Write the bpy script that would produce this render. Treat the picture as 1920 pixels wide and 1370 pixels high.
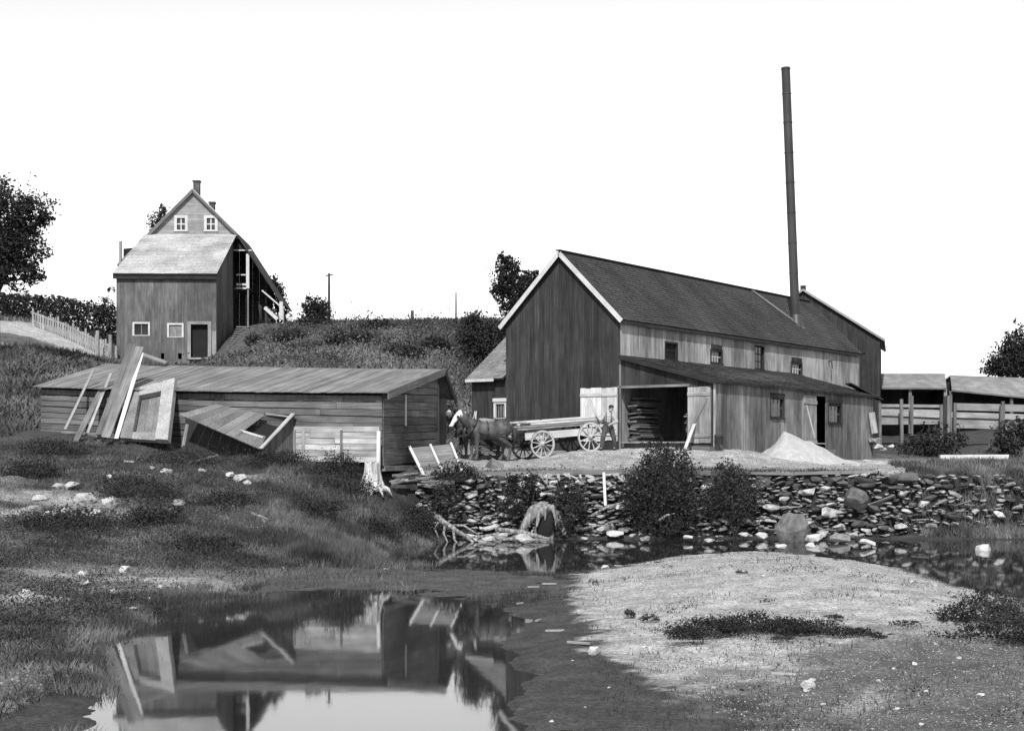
import bpy, bmesh, math, random
import numpy as np
from mathutils import Vector, Matrix, Quaternion

for o in list(bpy.data.objects):
    bpy.data.objects.remove(o)
random.seed(7)
RNG = np.random.default_rng(11)
SC = bpy.context.scene
COL = SC.collection

# ------------------------------------------------------------------ camera, sky, sun, exposure
F, CX, HY, CZ = 2800.0, 960.0, 850.0, 2.8          # focal length and horizon of the photograph in its pixels; eye height over the pond
cam_d = bpy.data.cameras.new('camera')
cam = bpy.data.objects.new('camera', cam_d)
COL.objects.link(cam)
cam.location = (0, 0, CZ)
cam.rotation_euler = (math.radians(90), 0, 0)
cam_d.sensor_width = 36
cam_d.lens = F / 1920 * 36
cam_d.shift_y = (HY - 685) / 1920
cam_d.clip_end = 6000
SC.camera = cam

SUN_AZ = math.radians(180 + 9)      # compass bearing of the sun, clockwise from +Y (behind the camera, to its left)
SUN_EL = math.radians(46)
sun_dir = Vector((math.sin(SUN_AZ) * math.cos(SUN_EL), math.cos(SUN_AZ) * math.cos(SUN_EL), math.sin(SUN_EL)))
world = bpy.data.worlds.new('World')
SC.world = world
world.use_nodes = True
wn, wl = world.node_tree.nodes, world.node_tree.links
wn.clear()
sky_n = wn.new('ShaderNodeTexSky')
sky_n.sky_type = 'NISHITA'
sky_n.sun_disc = False
sky_n.sun_elevation = SUN_EL
sky_n.sun_rotation = SUN_AZ
sky_n.air_density = 1.0
sky_n.dust_density = 0.0
bw_n = wn.new('ShaderNodeSeparateColor')           # black and white plate of the time: it sees only the blue light
bg_n = wn.new('ShaderNodeBackground')
bg_n.inputs[1].default_value = 0.148
wo_n = wn.new('ShaderNodeOutputWorld')
wl.new(sky_n.outputs[0], bw_n.inputs[0])
wl.new(bw_n.outputs[2], bg_n.inputs[0])
wl.new(bg_n.outputs[0], wo_n.inputs[0])

sun_d = bpy.data.lights.new('sun', 'SUN')
sun_d.energy = 5.0
sun_d.angle = math.radians(0.5)
sun_d.color = (1.0, 1.0, 1.0)
sun = bpy.data.objects.new('sun', sun_d)
COL.objects.link(sun)
sun.rotation_euler = (-sun_dir).to_track_quat('-Z', 'Y').to_euler()

SC.view_settings.view_transform = 'Standard'
SC.view_settings.look = 'None'
SC.view_settings.exposure = 0.3
SC.view_settings.gamma = 1.0
SC.view_settings.use_curve_mapping = False
SC.cycles.max_bounces = 6
SC.cycles.diffuse_bounces = 3

# ------------------------------------------------------------------ materials (all grey: the place as black and white film sees it)
MAT = {}
def mat(name, val, var=0.25, scale=2.0, rnd=0.2, rough=0.9, grain=0.0, bump=0.0, bscale=30.0, stain=0.0, spec=0.2, metal=0.0, lo=None, pscale=None, attr=None, stretch=(1, 1, 1), twoside=False):
    m = bpy.data.materials.new(name)
    m.use_nodes = True
    nt = m.node_tree
    n, l = nt.nodes, nt.links
    b = n['Principled BSDF']
    b.inputs['Roughness'].default_value = rough
    b.inputs['Specular IOR Level'].default_value = spec
    b.inputs['Metallic'].default_value = metal
    tc = n.new('ShaderNodeTexCoord')
    oi = n.new('ShaderNodeObjectInfo')
    geo = n.new('ShaderNodeNewGeometry')
    off = n.new('ShaderNodeVectorMath'); off.operation = 'SCALE'
    comb = n.new('ShaderNodeCombineXYZ')
    for i in range(3):
        l.new(oi.outputs['Random'], comb.inputs[i])
    l.new(comb.outputs[0], off.inputs[0]); off.inputs['Scale'].default_value = 53.0
    def math_(op, a, c):
        k = n.new('ShaderNodeMath'); k.operation = op
        for i, v in enumerate((a, c)):
            if isinstance(v, (int, float)):
                k.inputs[i].default_value = v
            else:
                l.new(v, k.inputs[i])
        return k.outputs[0]
    def noise(vec, sc, mp, detail=4, lo_=0.3, hi_=0.7, t0=0.0, t1=1.0):
        mpn = n.new('ShaderNodeMapping'); mpn.inputs['Scale'].default_value = mp
        l.new(vec, mpn.inputs['Vector'])
        tx = n.new('ShaderNodeTexNoise'); tx.inputs['Scale'].default_value = sc; tx.inputs['Detail'].default_value = detail
        l.new(mpn.outputs[0], tx.inputs['Vector'])
        mr = n.new('ShaderNodeMapRange')
        mr.inputs['From Min'].default_value = lo_; mr.inputs['From Max'].default_value = hi_
        mr.inputs['To Min'].default_value = t0; mr.inputs['To Max'].default_value = t1
        l.new(tx.outputs['Fac'], mr.inputs['Value'])
        return mr.outputs[0], tx
    addv = n.new('ShaderNodeVectorMath'); addv.operation = 'ADD'
    l.new(tc.outputs['Object'], addv.inputs[0]); l.new(off.outputs[0], addv.inputs[1])
    vec = addv.outputs[0]
    v = math_('MULTIPLY', math_('SUBTRACT', oi.outputs['Random'], 0.5), 2 * rnd)
    v = math_('ADD', v, 1.0)
    a, tx = noise(vec, scale, stretch, 5, 0.3, 0.7, 1 - var, 1 + var)
    v = math_('MULTIPLY', v, a)
    if grain:
        g, tx = noise(vec, 1.0, (26, 26, 0.7), 6, 0.3, 0.7, 1 - grain, 1 + grain)
        v = math_('MULTIPLY', v, g)
    if stain:
        s, _ = noise(geo.outputs['Position'], 0.5, (1, 1, 0.35), 5, 0.35, 0.65, 1 - stain, 1 + stain)
        v = math_('MULTIPLY', v, s)
    if lo is not None:      # a second tone in patches that follow the place
        p, _ = noise(geo.outputs['Position'], pscale or 0.4, (1, 1, 1), 6, 0.42, 0.58, lo, 1.0)
        v = math_('MULTIPLY', v, p)
    if attr:
        for sc_, am in ((16, .3), (55, .42), (150, .3)):
            q_, _ = noise(geo.outputs['Position'], sc_, (1, 1, 1), 3, 0.35, 0.65, 1 - am, 1 + am)
            v = math_('MULTIPLY', v, q_)
        at = n.new('ShaderNodeAttribute'); at.attribute_name = attr
        v = math_('MULTIPLY', v, at.outputs['Fac'])
    else:
        v = math_('MULTIPLY', v, val)
    l.new(v, b.inputs['Base Color'])
    if bump:
        bt = n.new('ShaderNodeTexNoise'); bt.inputs['Scale'].default_value = bscale; bt.inputs['Detail'].default_value = 6
        if grain:
            mp2 = n.new('ShaderNodeMapping'); mp2.inputs['Scale'].default_value = (1, 1, 0.04)
            l.new(vec, mp2.inputs['Vector']); l.new(mp2.outputs[0], bt.inputs['Vector'])
        else:
            l.new(vec, bt.inputs['Vector'])
        bn = n.new('ShaderNodeBump'); bn.inputs['Strength'].default_value = bump; bn.inputs['Distance'].default_value = 0.05
        l.new(bt.outputs['Fac'], bn.inputs['Height']); l.new(bn.outputs[0], b.inputs['Normal'])
    MAT[name] = m
    return m

mat('barn_boards', 0.027, 0.25, 1.2, 0.22, grain=0.5, bump=0.3, stain=0.25)
mat('weathered_boards', 0.235, 0.3, 1.0, 0.16, grain=0.4, bump=0.3, stain=0.35)
mat('lean_to_boards', 0.13, 0.35, 1.0, 0.22, grain=0.45, bump=0.3, stain=0.4)
mat('shed_boards', 0.095, 0.3, 1.2, 0.3, grain=0.4, bump=0.4, stain=0.25)
mat('shed_roof_boards', 0.14, 0.2, 1.0, 0.2, grain=0.3, bump=0.3, stain=0.15)
mat('pale_boards', 0.22, 0.25, 1.5, 0.2, grain=0.3, bump=0.3)
mat('panel_boards', 0.29, 0.3, 1.5, 0.25, grain=0.35)
mat('new_lumber', 0.42, 0.15, 2.0, 0.2, grain=0.25)
mat('grey_boards', 0.13, 0.25, 1.5, 0.25, grain=0.35, bump=0.3)
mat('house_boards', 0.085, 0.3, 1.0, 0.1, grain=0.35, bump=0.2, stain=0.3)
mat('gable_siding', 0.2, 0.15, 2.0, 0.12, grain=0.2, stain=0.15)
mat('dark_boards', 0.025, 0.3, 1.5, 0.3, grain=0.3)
mat('white_paint', 0.42, 0.12, 3.0, 0.05, grain=0.1)
mat('dark_shingles', 0.04, 0.35, 9.0, 0.0, stain=0.25, bump=0.3)
mat('pale_shingles', 0.3, 0.25, 7.0, 0.0, stain=0.25)
mat('far_shingles', 0.17, 0.25, 2.0, 0.1, stain=0.15)
mat('glass', 0.02, 0.1, 1.0, 0.2, rough=0.12, spec=0.5)
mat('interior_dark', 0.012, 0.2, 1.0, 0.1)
mat('stack_iron', 0.03, 0.35, 1.4, 0.1, rough=0.6, stain=0.35, stretch=(1, 1, 0.35))
mat('brick', 0.07, 0.3, 3.0, 0.2)
mat('iron', 0.03, 0.2, 3.0, 0.1, rough=0.5, spec=0.5)
mat('rope', 0.4, 0.2, 5.0)
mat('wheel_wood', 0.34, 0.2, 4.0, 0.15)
mat('shaded_wheel_wood', 0.05, 0.2, 4.0, 0.15)
mat('stone', 0.28, 0.45, 3.5, 0.5, bump=0.6, bscale=9.0)
mat('dark_stone', 0.06, 0.45, 3.0, 0.45, bump=0.6, bscale=9.0)
mat('boulder', 0.095, 0.5, 4.0, 0.2, bump=1.0, bscale=7.0)
mat('pale_stone', 0.36, 0.2, 4.0, 0.2, bump=0.4, bscale=8.0)
mat('bleached_wood', 0.17, 0.75, 4.0, 0.1, grain=0.4, bump=0.5, stretch=(3, 3, 0.5))
mat('stump_wood', 0.34, 0.6, 3.0, 0.1, grain=0.45, bump=0.6, stretch=(3, 3, 0.4))
mat('sawdust', 0.33, 0.14, 6.0, 0.0, bump=0.5, bscale=40.0)
mat('leaf_dark', 0.02, 0.4, 2.0, 0.25, rough=0.7, spec=0.25)
mat('leaf_far', 0.018, 0.35, 1.0, 0.25, rough=0.8)
mat('weed', 0.024, 0.45, 1.5, 0.2, rough=0.8)
mat('grass_dry', 0.115, 0.5, 1.0, 0.1, lo=0.3, pscale=0.6)
mat('grass_hill', 0.12, 0.4, 0.5, 0.1, lo=0.4, pscale=0.22)
mat('bark', 0.05, 0.4, 4.0, 0.2, bump=0.6)
mat('ground', 1.0, 0.28, 3.0, 0.0, attr='tone', bump=0.7, bscale=7.0, lo=0.8, pscale=1.3)
mat('horse_coat', 0.05, 0.65, 3.0, 0.2, rough=0.6, spec=0.3)
mat('horse_white', 0.5, 0.1, 6.0, 0.05, rough=0.7)
mat('mane', 0.05, 0.3, 8.0)
mat('leather', 0.02, 0.2, 5.0, rough=0.5, spec=0.4)
mat('skin', 0.3, 0.1, 5.0, 0.0, rough=0.6)
mat('shirt', 0.28, 0.12, 9.0, 0.0, bump=0.4, bscale=14.0)
mat('trousers', 0.055, 0.3, 9.0, 0.0, bump=0.5, bscale=14.0)
mat('cap', 0.025, 0.2, 9.0, 0.0)

def water_material():
    m = bpy.data.materials.new('pond_water'); m.use_nodes = True
    nt = m.node_tree; n, l = nt.nodes, nt.links
    b = n['Principled BSDF']
    b.inputs['Base Color'].default_value = (0.018, 0.018, 0.018, 1)
    b.inputs['Roughness'].default_value = 0.035
    b.inputs['IOR'].default_value = 4.2
    b.inputs['Specular IOR Level'].default_value = 0.5
    g = n.new('ShaderNodeNewGeometry')
    mp = n.new('ShaderNodeMapping'); mp.inputs['Scale'].default_value = (1.0, 0.5, 1)
    t = n.new('ShaderNodeTexNoise'); t.inputs['Scale'].default_value = 1.6; t.inputs['Detail'].default_value = 2
    bp = n.new('ShaderNodeBump'); bp.inputs['Strength'].default_value = 0.018; bp.inputs['Distance'].default_value = 0.05
    l.new(g.outputs['Position'], mp.inputs[0]); l.new(mp.outputs[0], t.inputs['Vector'])
    l.new(t.outputs['Fac'], bp.inputs['Height']); l.new(bp.outputs[0], b.inputs['Normal'])
    MAT['water'] = m
water_material()

# ------------------------------------------------------------------ helpers
ZUP = Vector((0, 0, 1))
def P(px, py, Y):
    return Vector(((px - CX) / F * Y, Y, CZ - (py - HY) / F * Y))

def tag(o, label=None, cat=None, group=None, kind=None):
    if label: o['label'] = label
    if cat: o['category'] = cat
    if group: o['group'] = group
    if kind: o['kind'] = kind
    return o

def link(o, parent=None):
    COL.objects.link(o)
    if parent is not None:
        o.parent = parent
        o.matrix_parent_inverse = parent.matrix_basis.inverted()
    return o

def thing(name, label, cat, loc=(0, 0, 0), group=None):
    o = bpy.data.objects.new(name, None)
    o.empty_display_size = 0.2
    o.matrix_basis = Matrix.Translation(Vector(loc))
    link(o)
    return tag(o, label, cat, group, 'thing')

def np_mesh(name, V, Fc, mt=None, smooth=False):
    V = np.asarray(V, dtype=np.float32).reshape(-1, 3)
    Fc = np.asarray(Fc, dtype=np.int32)
    k = Fc.shape[1]
    me = bpy.data.meshes.new(name)
    me.vertices.add(len(V)); me.vertices.foreach_set('co', V.ravel())
    me.loops.add(Fc.size); me.loops.foreach_set('vertex_index', Fc.ravel())
    me.polygons.add(len(Fc))
    me.polygons.foreach_set('loop_start', np.arange(0, Fc.size, k, dtype=np.int32))
    me.polygons.foreach_set('loop_total', np.full(len(Fc), k, dtype=np.int32))
    me.polygons.foreach_set('use_smooth', np.full(len(Fc), bool(smooth)))
    me.update(calc_edges=True)
    if mt: me.materials.append(MAT[mt])
    return me

def mobj(name, me, parent=None, M=None):
    o = bpy.data.objects.new(name, me)
    if M is not None: o.matrix_basis = M
    return link(o, parent)

BOXC = {}
def box_mesh(w, t, l, mt):
    key = (round(w, 3), round(t, 3), round(l, 3), mt)
    if key not in BOXC:
        x, y, z = w / 2, t / 2, l / 2
        V = [(-x, -y, -z), (x, -y, -z), (x, y, -z), (-x, y, -z), (-x, -y, z), (x, -y, z), (x, y, z), (-x, y, z)]
        Fc = [(0, 3, 2, 1), (4, 5, 6, 7), (0, 1, 5, 4), (1, 2, 6, 5), (2, 3, 7, 6), (3, 0, 4, 7)]
        BOXC[key] = np_mesh('board', V, Fc, mt)
    return BOXC[key]

def axes(c, x, y, z):
    return Matrix(((x[0], y[0], z[0], c[0]), (x[1], y[1], z[1], c[1]), (x[2], y[2], z[2], c[2]), (0, 0, 0, 1)))

def beam(name, p0, p1, w, t, mt, parent=None, side=None, roll=0.0):
    """a board or pole of rectangular section from p0 to p1; grain runs along it; side = direction of its width"""
    p0, p1 = Vector(p0), Vector(p1)
    d = p1 - p0; L = d.length; z = d / L
    if side is None:
        side = z.cross(ZUP)
        if side.length < 1e-3: side = Vector((1, 0, 0))
    x = Vector(side); x = (x - z * x.dot(z)).normalized()
    if roll: x = Quaternion(z, roll) @ x
    y = z.cross(x)
    return mobj(name, box_mesh(w, t, L, mt), parent, axes((p0 + p1) / 2, x, y, z))

class MB:
    def __init__(s): s.V = []; s.F = []
    def add(s, V, Fc):
        k = len(s.V); s.V += [tuple(v) for v in V]; s.F += [tuple(i + k for i in f) for f in Fc]
    def box(s, p0, p1, w, t, side=None):
        p0, p1 = Vector(p0), Vector(p1)
        z = (p1 - p0).normalized()
        if side is None:
            side = z.cross(ZUP)
            if side.length < 1e-3: side = Vector((1, 0, 0))
        x = Vector(side); x = (x - z * x.dot(z)).normalized(); y = z.cross(x)
        V = []
        for p in (p0, p1):
            for a, b in ((-1, -1), (1, -1), (1, 1), (-1, 1)):
                V.append(p + x * (a * w / 2) + y * (b * t / 2))
        s.add(V, [(0, 3, 2, 1), (4, 5, 6, 7), (0, 1, 5, 4), (1, 2, 6, 5), (2, 3, 7, 6), (3, 0, 4, 7)])
    def tube(s, pts, rad, n=8, cap=True):
        pts = [Vector(p) for p in pts]
        rings = []
        for i, p in enumerate(pts):
            d = (pts[min(i + 1, len(pts) - 1)] - pts[max(i - 1, 0)]).normalized()
            x = d.cross(Vector((0.3, 0.9, 0.31))).normalized(); y = d.cross(x)
            rings.append([p + (x * math.cos(2 * math.pi * k / n) + y * math.sin(2 * math.pi * k / n)) * rad[i] for k in range(n)])
        V = [v for r in rings for v in r]; Fc = []
        for i in range(len(pts) - 1):
            for k in range(n):
                Fc.append((i * n + k, i * n + (k + 1) % n, (i + 1) * n + (k + 1) % n, (i + 1) * n + k))
        if cap:
            Fc.append(tuple(range(n - 1, -1, -1))); Fc.append(tuple((len(pts) - 1) * n + k for k in range(n)))
        s.add(V, Fc)
    def sphere(s, c, r, n=10, m=6):
        c = Vector(c); r = Vector(r) if hasattr(r, '__len__') else Vector((r, r, r))
        V = [c + Vector((0, 0, r.z))]
        for i in range(1, m):
            a = math.pi * i / m
            for k in range(n):
                b = 2 * math.pi * k / n
                V.append(c + Vector((r.x * math.sin(a) * math.cos(b), r.y * math.sin(a) * math.sin(b), r.z * math.cos(a))))
        V.append(c - Vector((0, 0, r.z)))
        Fc = [(0, 1 + k, 1 + (k + 1) % n) for k in range(n)]
        for i in range(m - 2):
            for k in range(n):
                Fc.append((1 + i * n + k, 1 + (i + 1) * n + k, 1 + (i + 1) * n + (k + 1) % n, 1 + i * n + (k + 1) % n))
        e = len(V) - 1; q = 1 + (m - 2) * n
        Fc += [(e, q + (k + 1) % n, q + k) for k in range(n)]
        s.add(V, Fc)
    def mesh(s, name, mt=None, smooth=False):
        me = bpy.data.meshes.new(name)
        me.from_pydata(s.V, [], s.F); me.update()
        if mt: me.materials.append(MAT[mt])
        if smooth:
            me.polygons.foreach_set('use_smooth', np.ones(len(me.polygons), dtype=bool))
        return me
    def build(s, name, mt, parent=None, smooth=False, M=None):
        return mobj(name, s.mesh(name, mt, smooth), parent, M)

class Fr:
    """a wall plane: O origin, U to the viewer's right, N outward, heights absolute"""
    def __init__(s, O, U, N):
        s.O = Vector((O[0], O[1], 0)); s.U = Vector(U).normalized(); s.N = Vector(N).normalized()
    def pt(s, u, n, z): return s.O + s.U * u + s.N * n + ZUP * z
    def at(s, px, py, n=0.0):
        d = Vector(((px - CX) / F, 1.0, -(py - HY) / F)); c = Vector((0, 0, CZ))
        t = ((s.O + s.N * n - c).dot(s.N)) / d.dot(s.N)
        q = c + d * t
        return (q - s.O).dot(s.U), q.z
    def shift(s, n, u=0.0): return Fr(s.O + s.N * n + s.U * u, s.U, s.N)

def fbox(fr, name, u0, u1, n0, n1, z0, z1, mt, parent=None, horiz=False):
    c = fr.pt((u0 + u1) / 2, (n0 + n1) / 2, (z0 + z1) / 2)
    if horiz:
        return mobj(name, box_mesh(abs(z1 - z0), abs(n1 - n0), abs(u1 - u0), mt), parent, axes(c, ZUP, fr.N, fr.U))
    return mobj(name, box_mesh(abs(u1 - u0), abs(n1 - n0), abs(z1 - z0), mt), parent, axes(c, fr.U, -fr.N, ZUP))

def fpoly(fr, name, pts, n0, n1, mt, parent=None, horiz=False):
    uc = sum(p[0] for p in pts) / len(pts); zc = sum(p[1] for p in pts) / len(pts)
    k = len(pts); V = []
    for n in (n0, n1):
        for u, z in pts:
            V.append((z - zc, n, u - uc) if horiz else (u - uc, -n, z - zc))
    Fc = [tuple(range(k)), tuple(range(2 * k - 1, k - 1, -1))]
    for i in range(k):
        j = (i + 1) % k
        Fc.append((i, i + k, j + k, j))
    me = bpy.data.meshes.new(name); me.from_pydata(V, [], Fc)
    bm = bmesh.new(); bm.from_mesh(me); bmesh.ops.recalc_face_normals(bm, faces=bm.faces); bm.to_mesh(me); bm.free()
    me.materials.append(MAT[mt])
    c = fr.pt(uc, 0, zc)
    M = axes(c, ZUP, fr.N, fr.U) if horiz else axes(c, fr.U, -fr.N, ZUP)
    return mobj(name, me, parent, M)

def vboards(fr, parent, u0, u1, bot, top, width, mt, openings=(), n=0.0, th=0.025, ragged=0.04, gap=0.005, name='board'):
    """vertical boards between u0 and u1; bot/top are functions of u; openings are (u0,u1,z0,z1)"""
    bf = bot if callable(bot) else (lambda u: bot)
    tf = top if callable(top) else (lambda u: top)
    cuts = sorted({u0, u1} | {c for o in openings for c in (o[0], o[1]) if u0 < c < u1})
    for a, b in zip(cuts[:-1], cuts[1:]):
        k = max(1, round((b - a) / width))
        for i in range(k):
            x0 = a + (b - a) * i / k + gap / 2; x1 = a + (b - a) * (i + 1) / k - gap / 2
            m = (x0 + x1) / 2; off = n + random.uniform(0, 0.008)
            spans = [(None, None)]
            for o in openings:
                if o[0] - 1e-6 <= m <= o[1] + 1e-6:
                    new = []
                    for s0, s1 in spans:
                        lo_ = s0 if s0 is not None else -1e9; hi_ = s1 if s1 is not None else 1e9
                        if o[3] <= lo_ or o[2] >= hi_: new.append((s0, s1)); continue
                        if o[2] > lo_: new.append((s0, o[2]))
                        if o[3] < hi_: new.append((o[3], s1))
                    spans = new
            for s0, s1 in spans:
                rg = random.uniform(-ragged, ragged)
                b0 = bf(x0) + rg if s0 is None else s0; b1 = bf(x1) + rg if s0 is None else s0
                t0 = tf(x0) if s1 is None else s1; t1 = tf(x1) if s1 is None else s1
                if min(t0 - b0, t1 - b1) < 0.02: 
                    if max(t0 - b0, t1 - b1) < 0.05: continue
                    t0 = max(t0, b0 + 0.01); t1 = max(t1, b1 + 0.01)
                fpoly(fr, name, [(x0, b0), (x1, b1), (x1, t1), (x0, t0)], off, off + th, mt, parent)

def shingles(name, A, B, C, D, course, width, mt, parent, lift=0.022, jitter=0.25):
    """uneven shingles over the slope A (eave left) B (eave right) C (ridge right) D (ridge left)"""
    A, B, C, D = (np.array(v, dtype=float) for v in (A, B, C, D))
    nrm = np.cross(B - A, D - A); nrm /= np.linalg.norm(nrm)
    if nrm[2] < 0: nrm = -nrm
    h = np.linalg.norm((D + C) / 2 - (A + B) / 2); rows = max(2, int(h / course))
    V, Fc = [], []
    for r in range(rows):
        t0, t1 = r / rows, min(1.0, (r + 1.35) / rows)
        L0, R0 = A + (D - A) * t0, B + (C - B) * t0
        L1, R1 = A + (D - A) * t1, B + (C - B) * t1
        ln = np.linalg.norm(R0 - L0); s = -random.random() * width / ln
        while s < 1:
            w = width * random.uniform(0.6, 1.4) / ln
            a, b = max(0, s) + 0.003 / ln, min(1, s + w) - 0.003 / ln
            s += w
            if b - a < 0.01 / ln: continue
            j = random.uniform(-jitter, jitter) / rows * 0.3
            lf = lift * random.uniform(0.6, 1.5)
            p0 = L0 + (R0 - L0) * a - (D - A) * j; p1 = L0 + (R0 - L0) * b - (D - A) * j
            q0 = L1 + (R1 - L1) * a; q1 = L1 + (R1 - L1) * b
            k = len(V)
            V += [p0 + nrm * lf, p1 + nrm * lf, q1 + nrm * 0.004, q0 + nrm * 0.004, p0, p1]
            Fc += [(k, k + 1, k + 2, k + 3), (k + 4, k + 5, k + 1, k)]
    o = mobj(name, np_mesh(name, V, Fc, mt), parent)
    o['kind'] = 'stuff'
    return o

def slab(name, A, B, C, D, th, mt, parent):
    A, B, C, D = (Vector(v) for v in (A, B, C, D))
    nrm = (B - A).cross(D - A).normalized()
    if nrm.z < 0: nrm = -nrm
    b = MB(); q = [A, B, C, D]
    b.add(q + [p - nrm * th for p in q], [(0, 1, 2, 3), (7, 6, 5, 4), (0, 4, 5, 1), (1, 5, 6, 2), (2, 6, 7, 3), (3, 7, 4, 0)])
    return b.build(name, mt, parent)

def window(fr, parent, u0, u1, z0, z1, n, frame_mt, cols=2, rows=2, fw=0.09, bar=0.03, bar_mt=None, sill=True, glass='glass', bars=True):
    """a framed sash: window > pane, sill, glazing_bar"""
    m = MB()
    def b(ua, ub, za, zb, na, nb):
        c0 = fr.pt((ua + ub) / 2, (na + nb) / 2, za); c1 = fr.pt((ua + ub) / 2, (na + nb) / 2, zb)
        m.box(c0, c1, ub - ua, abs(nb - na), fr.U)
    b(u0 - fw, u0, z0 - fw * .4, z1 + fw, n - .05, n + .045); b(u1, u1 + fw, z0 - fw * .4, z1 + fw, n - .05, n + .045)
    b(u0, u1, z1, z1 + fw, n - .05, n + .043); b(u0, u1, z0 - fw * .4, z0, n - .05, n + .041)
    w = m.build('window', frame_mt, parent)
    gm = bar_mt or frame_mt
    for i in range(cols):
        for j in range(rows):
            a, c = u0 + (u1 - u0) * i / cols, u0 + (u1 - u0) * (i + 1) / cols
            e, g = z0 + (z1 - z0) * j / rows, z0 + (z1 - z0) * (j + 1) / rows
            fbox(fr, 'pane', a + bar / 2, c - bar / 2, n - .06, n - .05, e + bar / 2, g - bar / 2, glass, w)
    if bars:
        for i in range(1, cols):
            u = u0 + (u1 - u0) * i / cols
            fbox(fr, 'glazing_bar', u - bar / 2, u + bar / 2, n - .07, n - .03, z0, z1, gm, w)
        for j in range(1, rows):
            z = z0 + (z1 - z0) * j / rows
            fbox(fr, 'glazing_bar', u0, u1, n - .068, n - .032, z - bar / 2, z + bar / 2, gm, w, True)
    if sill:
        fbox(fr, 'sill', u0 - fw - .03, u1 + fw + .03, n - .02, n + .09, z0 - fw * .4 - .05, z0 - fw * .4 - .003, frame_mt, w, True)
    return w

ORD = ['', 'first', 'second', 'third', 'fourth', 'fifth', 'sixth', 'seventh', 'eighth', 'ninth', 'tenth', 'eleventh', 'twelfth', 'thirteenth', 'fourteenth', 'fifteenth', 'sixteenth', 'seventeenth', 'eighteenth', 'nineteenth', 'twentieth', 'twenty-first', 'twenty-second', 'twenty-third', 'twenty-fourth', 'twenty-fifth', 'twenty-sixth']

# ------------------------------------------------------------------ ground
def tps(pts):
    pts = np.array(pts, dtype=float)
    def warp(x, y):
        return np.stack([x / y * 12.0, 7.0 * np.log(y)], -1)
    X = warp(pts[:, 0], pts[:, 1]); z = pts[:, 2]
    def U(r2): return 0.5 * r2 * np.log(r2 + 1e-9)
    n = len(X); K = U(((X[:, None] - X[None]) ** 2).sum(-1)) + np.eye(n) * 0.02
    Pm = np.concatenate([np.ones((n, 1)), X], 1)
    A = np.block([[K, Pm], [Pm.T, np.zeros((3, 3))]])
    sol = np.linalg.solve(A, np.concatenate([z, np.zeros(3)]))
    def f(x, y):
        q = warp(np.asarray(x, float), np.asarray(y, float))
        sh = q.shape[:-1]; q = q.reshape(-1, 2); out = np.zeros(len(q))
        for i in range(0, len(q), 20000):
            b = q[i:i + 20000]
            out[i:i + 20000] = U(((b[:, None] - X[None]) ** 2).sum(-1)) @ sol[:n] + sol[n] + b @ sol[n + 1:]
        return out.reshape(sh)
    return f
def pp(px, py, Y): return tuple((P(px, py, Y).x, Y, P(px, py, Y).z))
front_pts = [(-2.4, 48.9, .02), (-3.5, 44.8, 0), (-4.2, 37.6, .05), (-5.8, 35.6, .08), (-5.9, 30, .03), (-6.2, 26, 0), (-6.2, 23, 0), (-5.3, 19.1, 0), (-4.4, 15, 0), (-3.6, 10, 0),
    (-4, 20, -.4), (-2, 18, -.4), (-3, 26, -.45), (-2, 33, .035), (-1.5, 40, -.45), (.5, 45, -.4), (3, 46.7, -.35), (8, 46.6, -.3), (12, 45, -.35), (12.5, 40, -.3), (-1.1, 24, -.3), (-3, 12, -.4), (-.9, 18, -.3), (-4.4, 31.6, .03), (-1.2, 14, -.3), (16, 44.5, -.3), (14, 37, -.2),
    (0, 22.5, .03), (.4, 26, .04), (.5, 30, .04), (.2, 20, .035), (.6, 33, .02), (-.75, 31.8, .025), (-.65, 29.6, .03), (-.1, 33.4, .02), (-.9, 27, -.07), (-1.4, 31.6, .03), (-.6, 35.2, .02), (-3.2, 35, .04), (-4.8, 34.5, .04), (-3, 32, .03), (-2, 35.9, .01), (-3.2, 29, -.09), (-1.9, 28.4, -.12), (-4.8, 28.8, -.05), (-1.6, 38.2, -.14), (-2.9, 39.2, -.08), (.3, 36.8, -.06), (-2.6, 42.5, -.25), (.2, 17.6, .03), (.9, 17.2, .04), (.1, 15.8, .02), (.8, 15.4, .015), (1.5, 15.6, .03),
    (1.7, 31, .09), (1.5, 27, .09), (1.2, 23, .08), (3, 27, .3), (4, 35, .26), (6, 32, .42), (6, 38, .24), (8, 35, .3), (7, 28, .4), (5, 24, .34), (3, 20, .13), (2.3, 18.3, .05), (6, 18, .14), (8.5, 24, .24), (4.06, 40.2, -.02), (2.7, 37, .0), (7.4, 43.2, -.02), (9.1, 37.5, -.05), (9.5, 33, -.02), (9.8, 29.5, .0), (11.5, 33, -.2), (9.2, 26, .1), (11, 27, .05), (4, 15.5, .06), (.8, 13, -.02), (6, 13, .1), (10, 20, .2), (10, 13, .2), (14, 25, .2), (20, 30, .3),
    (0, 49, 0), (3, 49, 0), (6, 49, 0), (9, 49, 0), (12, 49, .0), (15.5, 49, .05), (19, 48, .3), (0, 51, .5), (5, 51, .5), (10, 51, .5), (15, 51, .6), (0, 60, 1), (15, 60, 1.2),
    (-6.8, 24, .1), (-9, 30, .15), (-12, 25, .2), (-8, 20, .1), (-6, 15, .06), (-10, 12, .3), (-7, 36, .35), (-10, 36, .7), (-12.3, 40, 1.37), (-8, 41, 1.15), (-5.5, 40, .4), (-15.6, 48, 2.75), (-12.4, 49.8, 2.95), (-7.5, 49, 2.5), (-4.8, 48, 2.05), (-3.6, 47, 1.2), (-5.5, 44.5, 1.25), (-9, 45, 2.0), (-20, 40, 2.1), (-25, 48, 3.8), (-18, 30, .8), (-10, 55, 3.3), (-22, 56, 4.6)]
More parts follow.
